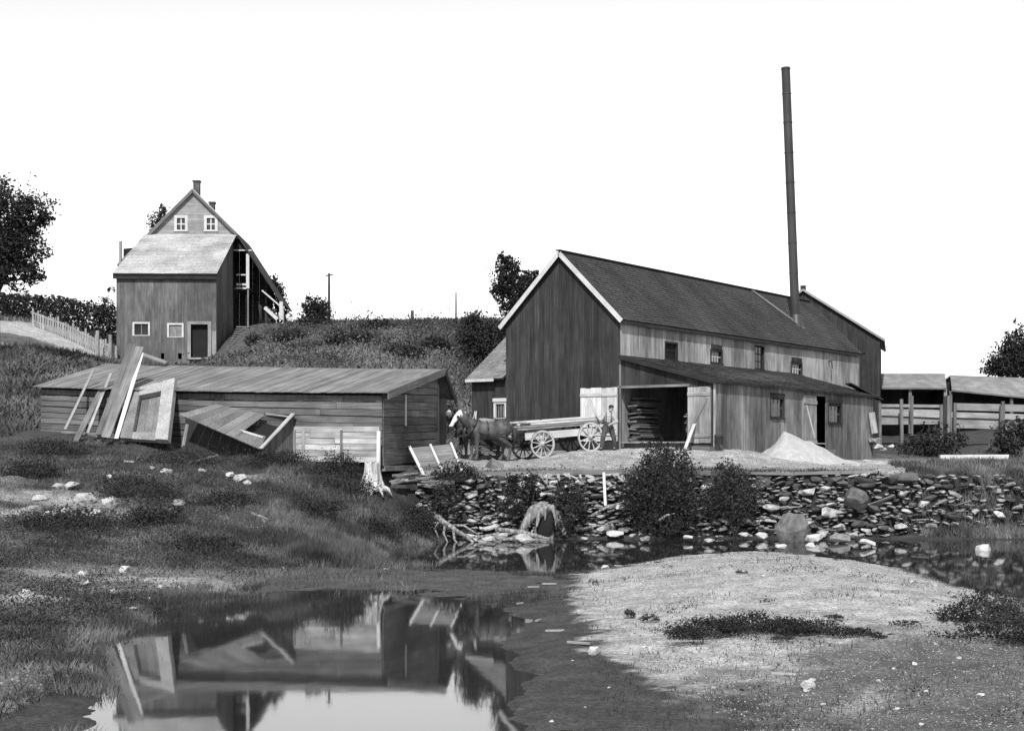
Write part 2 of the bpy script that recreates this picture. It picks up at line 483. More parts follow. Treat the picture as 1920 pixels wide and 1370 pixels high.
back_pts = [(-4.8, 48, 2.05), (-7.5, 49, 2.5), (-12.4, 49.8, 2.95), (-15.6, 48, 2.75), (-10, 55, 3.3), (-22, 56, 4.6), (-4, 50.5, 2.15),
    pp(800, 884, 51), pp(950, 884, 51), pp(1100, 884, 51.2), pp(1250, 882, 51.2), pp(1400, 884, 51.2), pp(1550, 886, 51.2), pp(1700, 886, 51.2), pp(1850, 890, 51.2), pp(2000, 895, 52),
    (0, 47, 1.9), (6, 47, 1.9), (12, 47, 1.9), pp(900, 870, 53.5), pp(875, 862, 55.4), pp(955, 864, 55.2), pp(1017, 859, 56), pp(1060, 853, 56.6), pp(1107, 847, 57.2), pp(1140, 844, 58), pp(1225, 838, 59.2), pp(1250, 852, 56), pp(1345, 845, 57.4), pp(1150, 865, 54), pp(1400, 868, 54.5), pp(1450, 853, 61.5), pp(1550, 868, 58), pp(1625, 860, 70), pp(1560, 862, 66), pp(1700, 858, 72), pp(1800, 853, 75), pp(1900, 850, 76), pp(1750, 870, 58), pp(1900, 872, 58), pp(1750, 815, 88), pp(1900, 812, 88), pp(2100, 812, 90), (20, 110, 4.6), (45, 110, 4.8), (60, 200, 5), (20, 200, 5),
    (4.3, 60, 3.0), (-.3, 63.3, 3.0), (10, 75, 3.0), (18, 82, 3.2), (5, 90, 5.5), (12, 100, 5), (-1.5, 66, 3.4),
    (-5, 58, 3.3), (-12, 60, 4.3), (-2.5, 62, 3.3), pp(600, 650, 82), pp(800, 660, 80), pp(880, 690, 74), pp(700, 700, 68), pp(600, 607, 104), pp(750, 607, 104), pp(870, 604, 104), pp(960, 604, 104), (2, 110, 10.5),
    pp(300, 686, 97), pp(220, 684, 97), pp(420, 684, 97.5), pp(300, 684, 103), pp(462, 614, 102), pp(540, 608, 103), pp(500, 650, 92), pp(440, 655, 98.5), pp(160, 690, 85), (-35, 150, 12.2), (0, 150, 12), (-10, 180, 12),
    pp(100, 702, 68), pp(60, 642, 90), pp(150, 662, 93), pp(100, 606, 108), pp(0, 594, 108), pp(200, 640, 107), (-70, 60, 9), (-70, 110, 17), (-60, 150, 17), (-30, 75, 7.4), (60, 60, 3), (40, 75, 3)]
z_front, z_back = tps(front_pts), tps(back_pts)
def sstep(a, b, x):
    t = np.clip((x - a) / (b - a), 0, 1); return t * t * (3 - 2 * t)
def wall_line(x):
    return 50.0 - 0.35 * sstep(-2, -5, x) + 0.25 * np.sin(x * 0.9) * 0.4
_ph = RNG.uniform(0, 6.28, (24, 2)); _kx = RNG.normal(0, 1, (24, 2))
def rough(x, y, s, k0=0, k=12):
    v = 0
    for i in range(k0, k0 + k):
        v = v + np.sin((x * _kx[i, 0] + y * _kx[i, 1]) * s + _ph[i, 0])
    return v / math.sqrt(k)
def ground_z(x, y):
    x = np.asarray(x, float); y = np.asarray(y, float)
    yc = np.clip(y, 8, 230)
    w = sstep(-.55, .55, yc - wall_line(x))
    zf = z_front(x, yc)
    z = zf * (1 - w) + z_back(x, yc) * w
    land = sstep(0.15, 0.9, z)
    lb_ = land * sstep(-4.5, -6.5, x) * sstep(52, 49, y)
    z = z + rough(x, y, 1.7, 5) * .07 * lb_ + rough(x, y, 4.6, 0) * .035 * lb_
    z = z + rough(x, y, 1.1) * .05 * land + rough(x, y, 3.1, 12) * .022 * land + rough(x, y, 2.3, 6) * .012 + rough(x, y, 6.5, 2) * .012 * sstep(-.12, .0, z) + rough(x, y, 15.0, 9) * .006 * sstep(-.05, .03, z)
    z = z * (1 - sstep(230, 900, y)) + sstep(230, 900, y) * 3.0
    return z
def gz(x, y): return float(ground_z(np.array([x]), np.array([y]))[0])
def G(px, Y, up=0.0):
    x = (px - CX) / F * Y
    return Vector((x, Y, gz(x, Y) + up))

def blob(x, y, cx, cy, rx, ry, soft=.35):
    d = np.sqrt(((x - cx) / rx) ** 2 + ((y - cy) / ry) ** 2)
    return 1 - sstep(1 - soft, 1 + soft, d)

BARE = [(-12.6, 41.2, 1.7, 1.1), (-11.2, 39.6, 1.2, .9), (-13.5, 39.0, 1.3, .8), (-7.7, 42.2, 1.5, .45), (-6.5, 30.2, 1.0, .9), (-7.6, 46.0, 1.1, .5), (-7.4, 31.2, 1.3, .6), (-10, 31.5, .9, .5), (-9.2, 27.2, 1.2, .6), (-6.9, 40.6, .8, .35), (-13, 33, 1.5, .7), (-8.7, 22, .9, .7)]
def bare(x, y):
    m = 0
    for cx, cy, rx, ry in BARE:
        m = np.maximum(m, blob(x + rough(x, y, 1.9, 4) * .25, y + rough(x, y, 1.7, 9) * .2, cx, cy, rx, ry, .35))
    return m
def mudflat(x, y):
    return sstep(-6.6, -5.6, x) * sstep(1.4, 1.0, x) * sstep(28.6, 29.4, y) * sstep(38, 36.8, y)
def build_ground():
    ys = np.concatenate([np.geomspace(7, 14, 40)[:-1], np.geomspace(14, 44, 330), np.arange(44.15, 62, 0.13), np.geomspace(62.2, 240, 120), np.geomspace(260, 3500, 14)])
    ts = np.linspace(-1, 1, 420)
    X = ts[None, :] * (0.44 * ys[:, None] + 8 + 0.6 * np.maximum(ys[:, None] - 150, 0)); Y = np.repeat(ys[:, None], len(ts), 1)
    Z = ground_z(X, Y)
    V = np.stack([X, Y, Z], -1).reshape(-1, 3)
    r, c = len(ys), len(ts)
    i = np.arange(r - 1)[:, None] * c + np.arange(c - 1)[None]
    Fc = np.stack([i, i + 1, i + c + 1, i + c], -1).reshape(-1, 4)
    me = np_mesh('ground', V, Fc, 'ground', True)
    x, y, z = V[:, 0], V[:, 1], V[:, 2]
    nz = rough(x, y, .9) * .5
    tone = np.full(len(V), .045)
    def put(m, v):
        nonlocal tone
        tone = tone * (1 - m) + v * m
    # wet edge, mud and pond bed
    put(1 - sstep(.0, .12, z), .03)
    mudx = sstep(2.0, 1.4, x + nz * .35 - np.where(y < 21, (21 - y) * .12, 0)) * sstep(-1.6, -1.0, x) * sstep(34, 32, y) * (y < 40)
    put(mudx * (z > -.15), .04)
    put(mudflat(x, y) * sstep(-.12, -.02, z), .055)
    fine = rough(x, y, 5.5, 3) * .12 + rough(x, y, 12.0, 11) * .08
    # sand bar
    sand = sstep(1.1, 1.35, x + nz * .4 + fine - np.where(y < 21, (21 - y) * .12, 0)) * sstep(.01, .06, z) * sstep(44, 43.5, y) * sstep(9.9, 8.5, x + nz * .8 + np.clip(28 - y, 0, 8) * .33)
    sand *= .25 + .75 * sstep(16.0, 17.4, y - np.maximum(x - 2.6, 0) * .6 + nz * 1.6 + rough(x, y, 2.6, 7) * .7 + fine * 4)
    sand *= 1 - .6 * blob(x + nz * .5, y + nz, 4.0, 21.8, 1.6, .6)
    put(np.clip(sand, 0, 1), .265)
    near = sstep(23, 20, y) * sstep(2.0, 2.8, x) * (z > 0)
    put(near * np.clip(.35 + rough(x, y, 2.2, 3) * .7 + fine * 2 + np.clip(x - 3, 0, 3) * .1, 0, .9), .075)
    # dry patches of the left bank
    lb = (x < -5.3) * (y < 48)
    put(lb * np.clip(rough(x, y, .55, 8) * .8, 0, 1) * .8, .15)
    put(lb * bare(x, y) * np.clip(.75 + rough(x, y, 2.6, 1) * .4, .2, 1), .24)
    # yard of sawdust and chips
    w = sstep(.3, .9, y - wall_line(x)) * (y < 75)
    yard = w * sstep(-4.0, -1.5, x) * sstep(74, 66, y)
    put(yard, .25)
    put(yard * blob(x, y, 5.0, 57.5, 3.2, 2.0, .5), .36)
    put(w * blob(x, y, 12, 60, 4, 3.5, .5), .32)
    put(w * sstep(15.5, 19, x) * .6, .1)
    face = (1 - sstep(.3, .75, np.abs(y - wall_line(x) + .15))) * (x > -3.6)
    put(face, .022)  # soil behind the stones darkened, its shade put into the tone
    # hill
    hill = sstep(57, 60, y) * (x < 3)
    put(hill * (1 - yard), .062)
    put(hill * np.clip(rough(x, y, .3, 2), 0, 1) * .6, .12)
    road = blob(x, y, -31.5, 96, 5.0, 10.5, .25)
    put(road * (x < -25), .34)
    at = me.attributes.new('tone', 'FLOAT', 'POINT')
    at.data.foreach_set('value', np.clip(tone, .015, .6).astype(np.float32))
    o = mobj('ground', me); o['kind'] = 'structure'
    wv = [(-60, 5, 0), (60, 5, 0), (60, 52, 0), (-60, 52, 0)]
    w_ = mobj('pond_water', np_mesh('pond_water', wv, [(0, 1, 2, 3)], 'water')); w_['kind'] = 'structure'
build_ground()

# ------------------------------------------------------------------ sawmill barn
ph = math.radians(35)
UU = Vector((math.sin(ph), math.cos(ph), 0)); GG = Vector((-math.cos(ph), math.sin(ph), 0))
C0 = Vector((4.35, 60, 0))
gab = Fr(C0, -GG, -UU)                 # gable plane; u = 0 at the barn's right corner
side = Fr(C0, UU, -GG)                 # long wall
W, LL, EZ, RZ, BZ = 5.6, 25.0, 8.3, 11.05, 2.75
V0, LT_L, LT_TOP, LT_EZ = 4.23, 16.2, 6.75, 5.62
mill = thing('sawmill_barn', 'tall dark board sawmill barn with steep shingled roof behind the loaded wagon', 'barn', (4.35, 60, 3))

def rake(u):            # roof underside over the gable
    return RZ - .1 - abs(u + W / 2) * (RZ - EZ) / (W / 2)
vboards(gab, mill, -W, 0, BZ, rake, .24, 'barn_boards')
fpoly(gab, 'gable_light_block', [(-W, BZ), (0, BZ), (0, EZ - .15), (-W / 2, RZ - .18), (-W, EZ - .15)], -.06, -.02, 'interior_dark', mill)  # added dark sheet behind the gable boards, keeps light out
wins = [((1247, 1268), (643, 674), 'open'), ((1332, 1352), (650, 680), 'bars'), ((1415, 1431), (649, 692), 'tall'), ((1483, 1502), (674, 702), 'bars')]
ops = []
for (a, b), (t, d), k in wins:
    u0, z1 = side.at(a, t); u1, z0 = side.at(b, d)
    ops.append((u0, u1, z0, z1))
vboards(side, mill, 0, LL, LT_TOP - .6, EZ - .03, .25, 'weathered_boards', ops)
fpoly(side, 'wall_light_block', [(.05, 5.7), (LL, 5.7), (LL, EZ - .1), (.05, EZ - .1)], -.3, -.26, 'interior_dark', mill)  # added dark sheet inside the long wall, blocks light between boards
for (u0, u1, z0, z1), (_, _, k) in zip(ops, wins):
    if k == 'open':
        w_ = window(side, mill, u0, u1, z0, z1, 0, 'barn_boards', 1, 2, .08, glass='interior_dark')
    elif k == 'tall':
        w_ = window(side, mill, u0, u1, z0, z1, 0, 'barn_boards', 2, 3, .05, .05, glass='glass')
    else:
        w_ = window(side, mill, u0, u1, z0, z0 + (z1 - z0) * .72, 0, 'barn_boards', 4, 2, .09, .035, 'white_paint')
        fbox(side, 'window_head', u0, u1, .03, .06, z0 + (z1 - z0) * .86, z1 + .12, 'barn_boards', w_)
# back and left walls, far end
vboards(Fr(C0 + GG * W, UU, GG), mill, 0, LL, BZ, EZ - .1, .6, 'barn_boards')
# roof: deck, shingles, rake boards, ridge
ov, og = .2, .22
eav = EZ - ov * .98
r0, r1 = gab.pt(-W / 2, og, RZ + .06), gab.pt(-W / 2, -LL, RZ + .06)
er0, er1 = gab.pt(ov, og, eav + .06), gab.pt(ov, -LL, eav + .06)
el0, el1 = gab.pt(-W - ov, og, eav + .06), gab.pt(-W - ov, -LL, eav + .06)
slab('roof_slope', er0, er1, r1, r0, .07, 'dark_shingles', mill)
slab('roof_slope', el1, el0, r0, r1, .07, 'dark_shingles', mill)
shingles('shingles', er0, er1, r1, r0, .16, .17, 'dark_shingles', mill)
for sgn, e in ((1, er0), (-1, el0)):
    d = (r0 - e)
    beam('rake_board', e + gab.N * .02 - ZUP * .07, r0 + gab.N * .02 - ZUP * .07 - d.normalized() * (.02 if sgn > 0 else .02), .03, .19, 'white_paint', mill, side=gab.N)
beam('ridge_board', r0 + gab.N * .1 + ZUP * .04, r1 + ZUP * .05, .22, .05, 'dark_shingles', mill)
beam('eave_board', er0 - ZUP * .1 - gab.U * .02, er1 - ZUP * .1 - gab.U * .02, .03, .11, 'dark_boards', mill, side=gab.U)
# pale plank strip running down the roof beside the stack
def on_roof(L, w, up=.05): return gab.pt(-w, -L, EZ + w * (RZ - EZ) / (W / 2) + .08 + up)
for k, dx in enumerate((0, .17)):
    beam('roof_strip', on_roof(17.5 + dx, 2.72), on_roof(19.6 + dx, .8), .15, .03, 'grey_boards', mill, side=UU)

# lean-to on the right
lt = gab
lts = Fr(C0 - GG * V0, UU, -GG)
def lt_rake(u): return LT_TOP - .08 - u * (LT_TOP - LT_EZ) / V0
d_u0, d_z1 = gab.at(1163, 728); d_u1, _ = gab.at(1289, 728)
door_z0 = gab.at(1225, 829)[1]
vboards(gab, mill, 0, V0, BZ + .05, lt_rake, .24, 'barn_boards', [(d_u0, d_u1, -5, d_z1)])
lw = []
for (a, b), (t, d) in [((1444, 1468), (747, 782)), ((1553, 1575), (760, 792))]:
    u0, z1 = lts.at(a, t); u1, z0 = lts.at(b, d); lw.append((u0, u1, z0, z1))
sd0, sdz1 = lts.at(1528, 742); sd1, sdz0 = lts.at(1547, 826)
vboards(lts, mill, 0, LT_L, lambda u: 2.83 - u * .025, LT_EZ - .08, .25, 'lean_to_boards', lw + [(sd0, sd1, 2.95, sdz1)])
for q in lw:
    w_ = window(lts, mill, *q, 0, 'barn_boards', 3, 2, .08, .035, 'grey_boards')
    fbox(lts, 'window_head', q[0] - .05, q[1] + .05, .05, .08, q[3] + .1, q[3] + .24, 'barn_boards', w_)
# far end of the lean-to, inner wall, floor
vboards(Fr(lts.pt(LT_L, 0, 0), -GG, UU), mill, -V0, 0, 2.3, lambda u: LT_EZ - u * .27, .5, 'barn_boards')
vboards(side, mill, 0, LT_L, BZ, LT_TOP - .3, .5, 'weathered_boards', n=-.12, ragged=0)
fpoly(gab, 'floor_edge', [(0, BZ + .05), (V0, BZ + .05), (V0, door_z0), (0, door_z0)], -.35, -.3, 'grey_boards', mill)
fl = thing
for k in range(10):
    u = V0 * (k + .5) / 10
    beam('floor_board', gab.pt(u, -.05, door_z0), gab.pt(u, -LT_L + .2, door_z0), V0 / 10 - .01, .05, 'pale_boards', mill, side=gab.U)
lt0, lt1 = gab.pt(0.03, og * .9, LT_TOP), gab.pt(.03, -LT_L - .3, LT_TOP)
le0, le1 = gab.pt(V0 + .22, og * .9, LT_EZ - .02), gab.pt(V0 + .22, -LT_L - .3, LT_EZ - .12)
slab('lean_to_roof', le0, le1, lt1, lt0, .08, 'dark_shingles', mill)
shingles('lean_to_shingles', le0, le1, lt1, lt0, .2, .2, 'dark_shingles', mill)
beam('lean_to_rake_board', le0 - ZUP * .09 + gab.N * .02, lt0 - ZUP * .09 + gab.N * .02, .03, .13, 'dark_boards', mill, side=gab.N)
fbox(gab, 'corner_board', -.02, .07, .035, .06, BZ, 6.7, 'grey_boards', mill)
fbox(gab, 'corner_board', V0 - .03, V0 + .06, .035, .06, BZ + .1, LT_EZ - .1, 'weathered_boards', mill)
fbox(gab, 'door_lintel', d_u0 - .1, d_u1 + .1, .036, .06, d_z1, d_z1 + .1, 'grey_boards', mill, True)

# left wing
wg_u0 = gab.at(886, 760)[0]; wg_u1 = -W
wez = gab.at(900, 712)[1]
wz0, wz1 = gab.at(935, 783)[1], gab.at(935, 757)[1]
wu0, wu1 = gab.at(929, 770)[0], gab.at(946, 770)[0]
vboards(gab, mill, wg_u0, wg_u1 - .02, BZ, wez, .22, 'barn_boards', [(wu0, wu1, wz0, wz1)], n=-.05)
fpoly(gab, 'wing_light_block', [(wg_u0, BZ), (wg_u1, BZ), (wg_u1, wez), (wg_u0, wez)], -.3, -.26, 'interior_dark', mill)  # added dark backing behind the wing boards against light leaks
w_ = window(gab, mill, wu0, wu1, wz0, wz1, -.04, 'white_paint', 4, 1, .1, .03, 'pale_boards', sill=False)
fbox(gab, 'window_head', wu0 - .12, wu1 + .12, 0, .05, wz1 + .09, wz1 + .24, 'white_paint', w_)
A, B = gab.pt(wg_u0 - .16, .28, wez + .02), gab.pt(wg_u1, .28, wez + .02)
C, D = gab.pt(wg_u1, -3.2, wez + 2.35), gab.pt(wg_u0 - .16, -3.2, wez + 2.35)
slab('wing_roof', A, B, C, D, .07, 'dark_shingles', mill)
shingles('wing_shingles', A, B, C, D, .17, .17, 'far_shingles', mill)
beam('wing_fascia', A + gab.N * .03 - ZUP * .06, gab.pt(wg_u1 - .45, .31, wez - .04), .03, .12, 'white_paint', mill, side=gab.N)
vboards(Fr(gab.pt(wg_u0, 0, 0), -UU, GG), mill, -3.2, 0, BZ, lambda u: wez - u * .7, .4, 'barn_boards')

# doors of the big opening
def board_door(fr, name, u0, u1, z0, z1, n, label, brace, mt='pale_boards'):
    d = fbox(fr, name, u0, u1, n - .03, n - .004, z0 + .02, z1 - .02, mt, mill)
    d['label'] = label
    k = max(2, round((u1 - u0) / .26))
    for i in range(k):
        a = u0 + (u1 - u0) * i / k + .004; b = u0 + (u1 - u0) * (i + 1) / k - .004
        fbox(fr, 'plank', a, b, n, n + .024 + random.uniform(0, .006), z0 + random.uniform(-.03, .03), z1 + random.uniform(-.02, .02), mt, d)
    for zz in (z0 + (z1 - z0) * .13, z1 - (z1 - z0) * .13):
        fbox(fr, 'batten', u0, u1, n + .034, n + .06, zz - .07, zz + .07, mt, d, True)
    p, q = brace
    beam('brace', fr.pt(u0 + (u1 - u0) * p, n + .047, z1 - (z1 - z0) * .2), fr.pt(u0 + (u1 - u0) * q, n + .047, z0 + (z1 - z0) * .2), .1, .025, 'new_lumber' if q > p else 'grey_boards', d, side=fr.U)
    return d
du0, dz1 = gab.at(1090, 728); du1, dz0 = gab.at(1159, 826)
board_door(gab, 'door', du0, du1, dz0, dz1, .05, 'pale plank door folded back against the gable wall', (.26, .62), 'new_lumber')
du0, _ = gab.at(1291, 728); du1, dz1b = gab.at(1334, 724); _, dz0b = gab.at(1334, 830)
board_door(gab, 'door', du0, du1, dz0b, dz1b, .05, 'plank door on the right of the wide opening', (.85, .1), 'weathered_boards')
# narrow open door on the long wall
nd = lts.at(1503, 742)[0], lts.at(1528, 742)[0]
board_door(lts, 'door', nd[0], nd[1], 3.0, sdz1, .06, 'narrow pale door folded open on the long wall', (.2, .8))
fbox(lts, 'door_step', sd0 - .8, sd1, .02, .5, 2.78, 2.98, 'grey_boards', mill, True)
# dark rubbish on the lean-to roof end
bx = beam('loose_roof_board', lts.pt(15.4, -.9, LT_EZ + .5), lts.pt(16.9, .1, LT_EZ - .25), .5, .05, 'dark_boards', mill)
# little spout and hook on the wall
u_, z_ = side.at(1552, 687)
m = MB(); m.tube([side.pt(u_, 0, z_ + .25), side.pt(u_, .2, z_ + .28), side.pt(u_ - .05, .28, z_ - .1)], [.05, .05, .04], 6)
m.build('spout', 'iron', mill)

# rear barn
rq = math.radians(14.5)
rg = Fr(P(1655, 636, 83), (math.cos(rq), -math.sin(rq), 0), (-math.sin(rq), -math.cos(rq), 0))
pk_u, pk_z = rg.at(1506, 543); re_u, re_z = rg.at(1655, 636)
rear = thing('gabled_barn', 'dark gabled barn end standing behind the far end of the sawmill', 'barn', tuple(rg.pt(pk_u, -3, 3)))
hw = re_u - pk_u
def rrake(u): return pk_z - .1 - abs(u - pk_u) * (pk_z - re_z) / hw
sl0, slz1 = rg.at(1617, 662); sl1, slz0 = rg.at(1623, 712)
vboards(rg, rear, pk_u - hw, re_u - .2, 2.6, rrake, .27, 'barn_boards', [(sl0, sl1, slz0, slz1)])
fpoly(rg, 'gable_light_block', [(pk_u - hw + .1, 2.6), (re_u - .21, 2.6), (re_u - .21, re_z - .2), (pk_u, pk_z - .3), (pk_u - hw + .1, re_z - .2)], -.3, -.26, 'interior_dark', rear)  # dark sheet added behind the rear gable so no light leaks through
fbox(rg, 'corner_board', re_u - .3, re_u - .15, .036, .06, 2.6, re_z - .1, 'barn_boards', rear)
fbox(rg, 'slit_window_dark', sl0, sl1, -.06, -.03, slz0, slz1, 'dark_boards', rear)  # dark sheet set in as the unlit opening of a slit window
vboards(Fr(rg.pt(re_u - .2, 0, 0), -rg.N, rg.U), rear, 0, 9, 2.6, re_z - .1, .5, 'barn_boards')
for s in (1, -1):
    E0, E1 = rg.pt(pk_u + s * (hw + .12), .2, re_z - .05), rg.pt(pk_u + s * (hw + .12), -9, re_z - .05)
    R0, R1 = rg.pt(pk_u, .2, pk_z), rg.pt(pk_u, -9, pk_z)
    slab('roof_slope', E0, E1, R1, R0, .09, 'far_shingles', rear) if s > 0 else slab('roof_slope', E1, E0, R0, R1, .09, 'far_shingles', rear)
    beam('rake_board', E0 + rg.N * .02 - ZUP * .02, R0 + rg.N * .02 - ZUP * .02, .03, .12, 'pale_boards', rear, side=rg.N)
m = MB(); m.box(rg.pt(pk_u, .05, pk_z - .05), rg.pt(pk_u, .05, pk_z + .22), .3, .3, rg.U); m.build('ridge_cap', 'dark_boards', rear)

# smokestack
stb = on_roof(19.6, 1.22, -.4); top = Vector((P(1473, 127, 76.8)))
stack = thing('smokestack', 'tall thin riveted iron smokestack rising through the sawmill roof', 'smokestack', tuple(stb))
ax = (top - stb)
m = MB(); m.tube([stb + ax * t for t in (0, .25, .5, .75, 1)], [.235, .23, .225, .222, .22], 20, False); m.tube([stb + ax * .6, stb + ax * .999], [.19, .19], 20, False)
m.build('pipe', 'stack_iron', stack, True)
for t in (.1, .215, .33, .445, .56, .675, .79, .9, .995):
    m = MB(); m.tube([stb + ax * (t - .0025), stb + ax * (t + .0025)], [.238, .238], 20); m.build('band', 'stack_iron', stack)
m = MB(); m.tube([stb + ZUP * .1, stb + ZUP * .75], [.4, .25], 16, False); m.build('flashing', 'iron', stack)

# ------------------------------------------------------------------ plank shed in front
SA = math.radians(-16)
SU = Vector((math.cos(SA), math.sin(SA), 0)); SN = Vector((math.sin(SA), -math.cos(SA), 0))
S0 = Vector((-4.25, 49, 0)); SL = 12.8
shf = Fr(S0, SU, SN)
shed = thing('plank_shed', 'long low plank shed with board roof on the left bank', 'shed', (-10, 51, 2.7))
def s_eave(u): return 4.83 + .027 * (-u) - .05 * math.sin(math.pi * -u / SL)      # sagging eave
def s_base(u): return 2.35 + .055 * (-u)
s_ridge0, s_ridge1 = Vector((-2.73, 54.3, 5.86)), Vector((-15.36, 56.6, 6.2))
rows = 10
random.seed(21)
for r in range(rows):
    u = -SL
    while u < -.05:
        ln = random.uniform(2.4, 4.6); b = min(0, u + ln)
        if b > -.6: b = 0
        def zz(uu, k): return s_base(uu) + (s_eave(uu) - .12 - s_base(uu)) * k / rows
        d0, d1 = random.uniform(-.025, .02), random.uniform(-.025, .02)
        if not (r < 3 and b > -3.9 and u > -3.9):
            fpoly(shf, 'plank', [(u + .006, zz(u, r) + .012 + max(0, d0)), (b - .006, zz(b, r) + .012 + max(0, d1)), (b - .006, zz(b, r + 1) + min(0, d1)), (u + .006, zz(u, r + 1) + min(0, d0))], random.uniform(-.01, .012), .035, 'shed_boards', shed, True)
        u = b
fpoly(shf, 'wall_light_block', [(-SL, s_base(-SL)), (0, s_base(0)), (0, s_eave(0) - .05), (-SL, s_eave(-SL) - .05)], -.1, -.04, 'interior_dark', shed)  # added dark backing that stops light between the planks
# pale new boards let into the lower right
pu0 = shf.at(548, 830)[0]; pu1 = shf.at(713, 830)[0]
for r in range(6):
    za = shf.at(630, 866 - r * 11.2)[1]; zb = shf.at(630, 866 - (r + 1) * 11.2)[1]
    cuts = sorted([pu0, random.uniform(pu0 + .6, pu1 - .8), pu1])
    for a, b in zip(cuts[:-1], cuts[1:]):
        fpoly(shf, 'pale_plank', [(a + .005, za + .012), (b - .005, za + .012 - .02), (b - .005, zb - .02), (a + .005, zb)], .05, .075, 'panel_boards', shed, True)
for px, w in ((554, .1), (571, .1), (642, .08)):
    uu = shf.at(px, 830)[0]
    fbox(shf, 'batten', uu - w / 2, uu + w / 2, .08, .11, shf.at(px, 872)[1], shf.at(px, 806)[1], 'grey_boards' if px != 571 else 'pale_boards', shed)
c_ = shf.at(711, 830)[0]
beam('corner_post', shf.pt(c_ + .02, .12, shf.at(711, 880)[1]), shf.pt(c_ + .03, .1, shf.at(711, 808)[1]), .12, .08, 'new_lumber', shed, side=SU)
# right end wall, front corner to ridge
she = Fr(S0, -SN, SU)
EW = (s_ridge0 - S0).dot(-SN)
for r in range(9):
    z0 = 2.42 + r * .262; 
    rise = lambda uu: 4.8 + uu / EW * .85
    t0, t1 = z0 + .25, z0 + .25
    tilt = random.uniform(-.03, .03) + (.05 if r < 3 else 0)
    fpoly(she, 'plank', [(.01, z0 - tilt * .3), (EW, z0 + .26 + tilt * .3 - .12), (EW, z0 + .5 - .12), (.01, z0 + .25)], random.uniform(-.008, .012), .035, 'shed_boards', shed, True)
for r in range(4):
    z0 = 4.78 + r * .25; ua = max(0.2, (z0 - 4.75) / .95 * EW)
    fpoly(she, 'plank', [(ua + .1, z0 + .02), (EW, z0 + .14), (EW, min(z0 + .38, 5.72)), (min(EW - .1, ua + .9), z0 + .22)], 0, .03, 'shed_boards', shed, True)
fpoly(she, 'end_light_block', [(0, 2.3), (EW, 2.5), (EW, 5.6), (0, 4.75)], -.12, -.05, 'interior_dark', shed)  # same added light-blocking sheet behind the end planks
fbox(she, 'corner_board', EW - .02, EW + .1, .0, .05, 2.7, 5.3, 'grey_boards', shed)
uu, zt = she.at(758, 740); _, zb = she.at(758, 798)
fbox(she, 'pale_batten', uu - .045, uu + .045, .04, .07, zb, zt, 'new_lumber', shed)
fbox(she, 'sill_beam', .1, EW * .8, -.1, .06, 2.22, 2.4, 'grey_boards', shed, True)
# rear wall and far end
b_ = MB()
re0, re1 = s_ridge0 - SN * 1.25 + ZUP * (-.95), s_ridge1 - SN * 1.2 + ZUP * (-.95)
for a, c, z0, z1 in ((re0, re1, 2.6, 4.9),):
    fr_ = Fr(re0 + SN * .2, -SU, -SN)
    vboards(fr_, shed, 0, 12.4, lambda u: 2.6 + u * .05, 4.85, .5, 'shed_boards')
vboards(Fr(shf.pt(-SL, 0, 0), SN, -SU), shed, -5.3, 0, 3.0, 5.1, .5, 'shed_boards')
# roof of boards running from ridge to eave
nb = 62
eA, eB = shf.pt(-SL - .15, .3, s_eave(-SL) - .03), shf.pt(.28, .3, s_eave(0) - .03)
for k in range(nb):
    t0, t1 = k / nb, (k + 1) / nb
    u0, u1 = -SL - .15 + (SL + .43) * t0, -SL - .15 + (SL + .43) * t1
    def ev(u): return shf.pt(u, .3 + random.uniform(-.02, .03), s_eave(min(0, max(-SL, u))) - .04)
    sag = lambda t: ZUP * (-.06 * math.sin(math.pi * t))
    rr0, rr1 = s_ridge1.lerp(s_ridge0 + SU * .28, t0) + sag(t0), s_ridge1.lerp(s_ridge0 + SU * .28, t1) + sag(t1)
    a, b = ev(u0 + .004), ev(u1 - .004)
    up = ZUP * random.uniform(.0, .018)
    c = (a + b + rr0 + rr1) / 4 + up
    zax = ((rr0 + rr1) / 2 - (a + b) / 2).normalized(); xax = (b - a); xax = (xax - zax * xax.dot(zax)).normalized(); yax = zax.cross(xax)
    inv = axes(c, xax, yax, zax).inverted()
    q = [inv @ (v + up) for v in (a, b, rr1, rr0)]
    V = q + [v + Vector((0, -.025 if yax.z > 0 else .025, 0)) for v in q]
    me = bpy.data.meshes.new('roof_board'); me.from_pydata([tuple(v) for v in V], [], [(0, 1, 2, 3), (7, 6, 5, 4), (0, 4, 5, 1), (1, 5, 6, 2), (2, 6, 7, 3), (3, 7, 4, 0)])
    me.materials.append(MAT['shed_roof_boards'])
    mobj('roof_board', me, shed, axes(c, xax, yax, zax))
slab('rear_roof', re1 - ZUP * .1, re0 - ZUP * .1 + SU * .3, s_ridge0 + SU * .28 - ZUP * .02, s_ridge1 - ZUP * .02, .05, 'shed_boards', shed)
beam('barge_board', eB + SU * .03 - ZUP * .1, s_ridge0 + SU * .31 - ZUP * .1, .03, .26, 'grey_boards', shed, side=SU)
beam('barge_board', re0 + SU * .33 - ZUP * .22, s_ridge0 + SU * .33 - ZUP * .1, .03, .2, 'dark_boards', shed, side=SU)

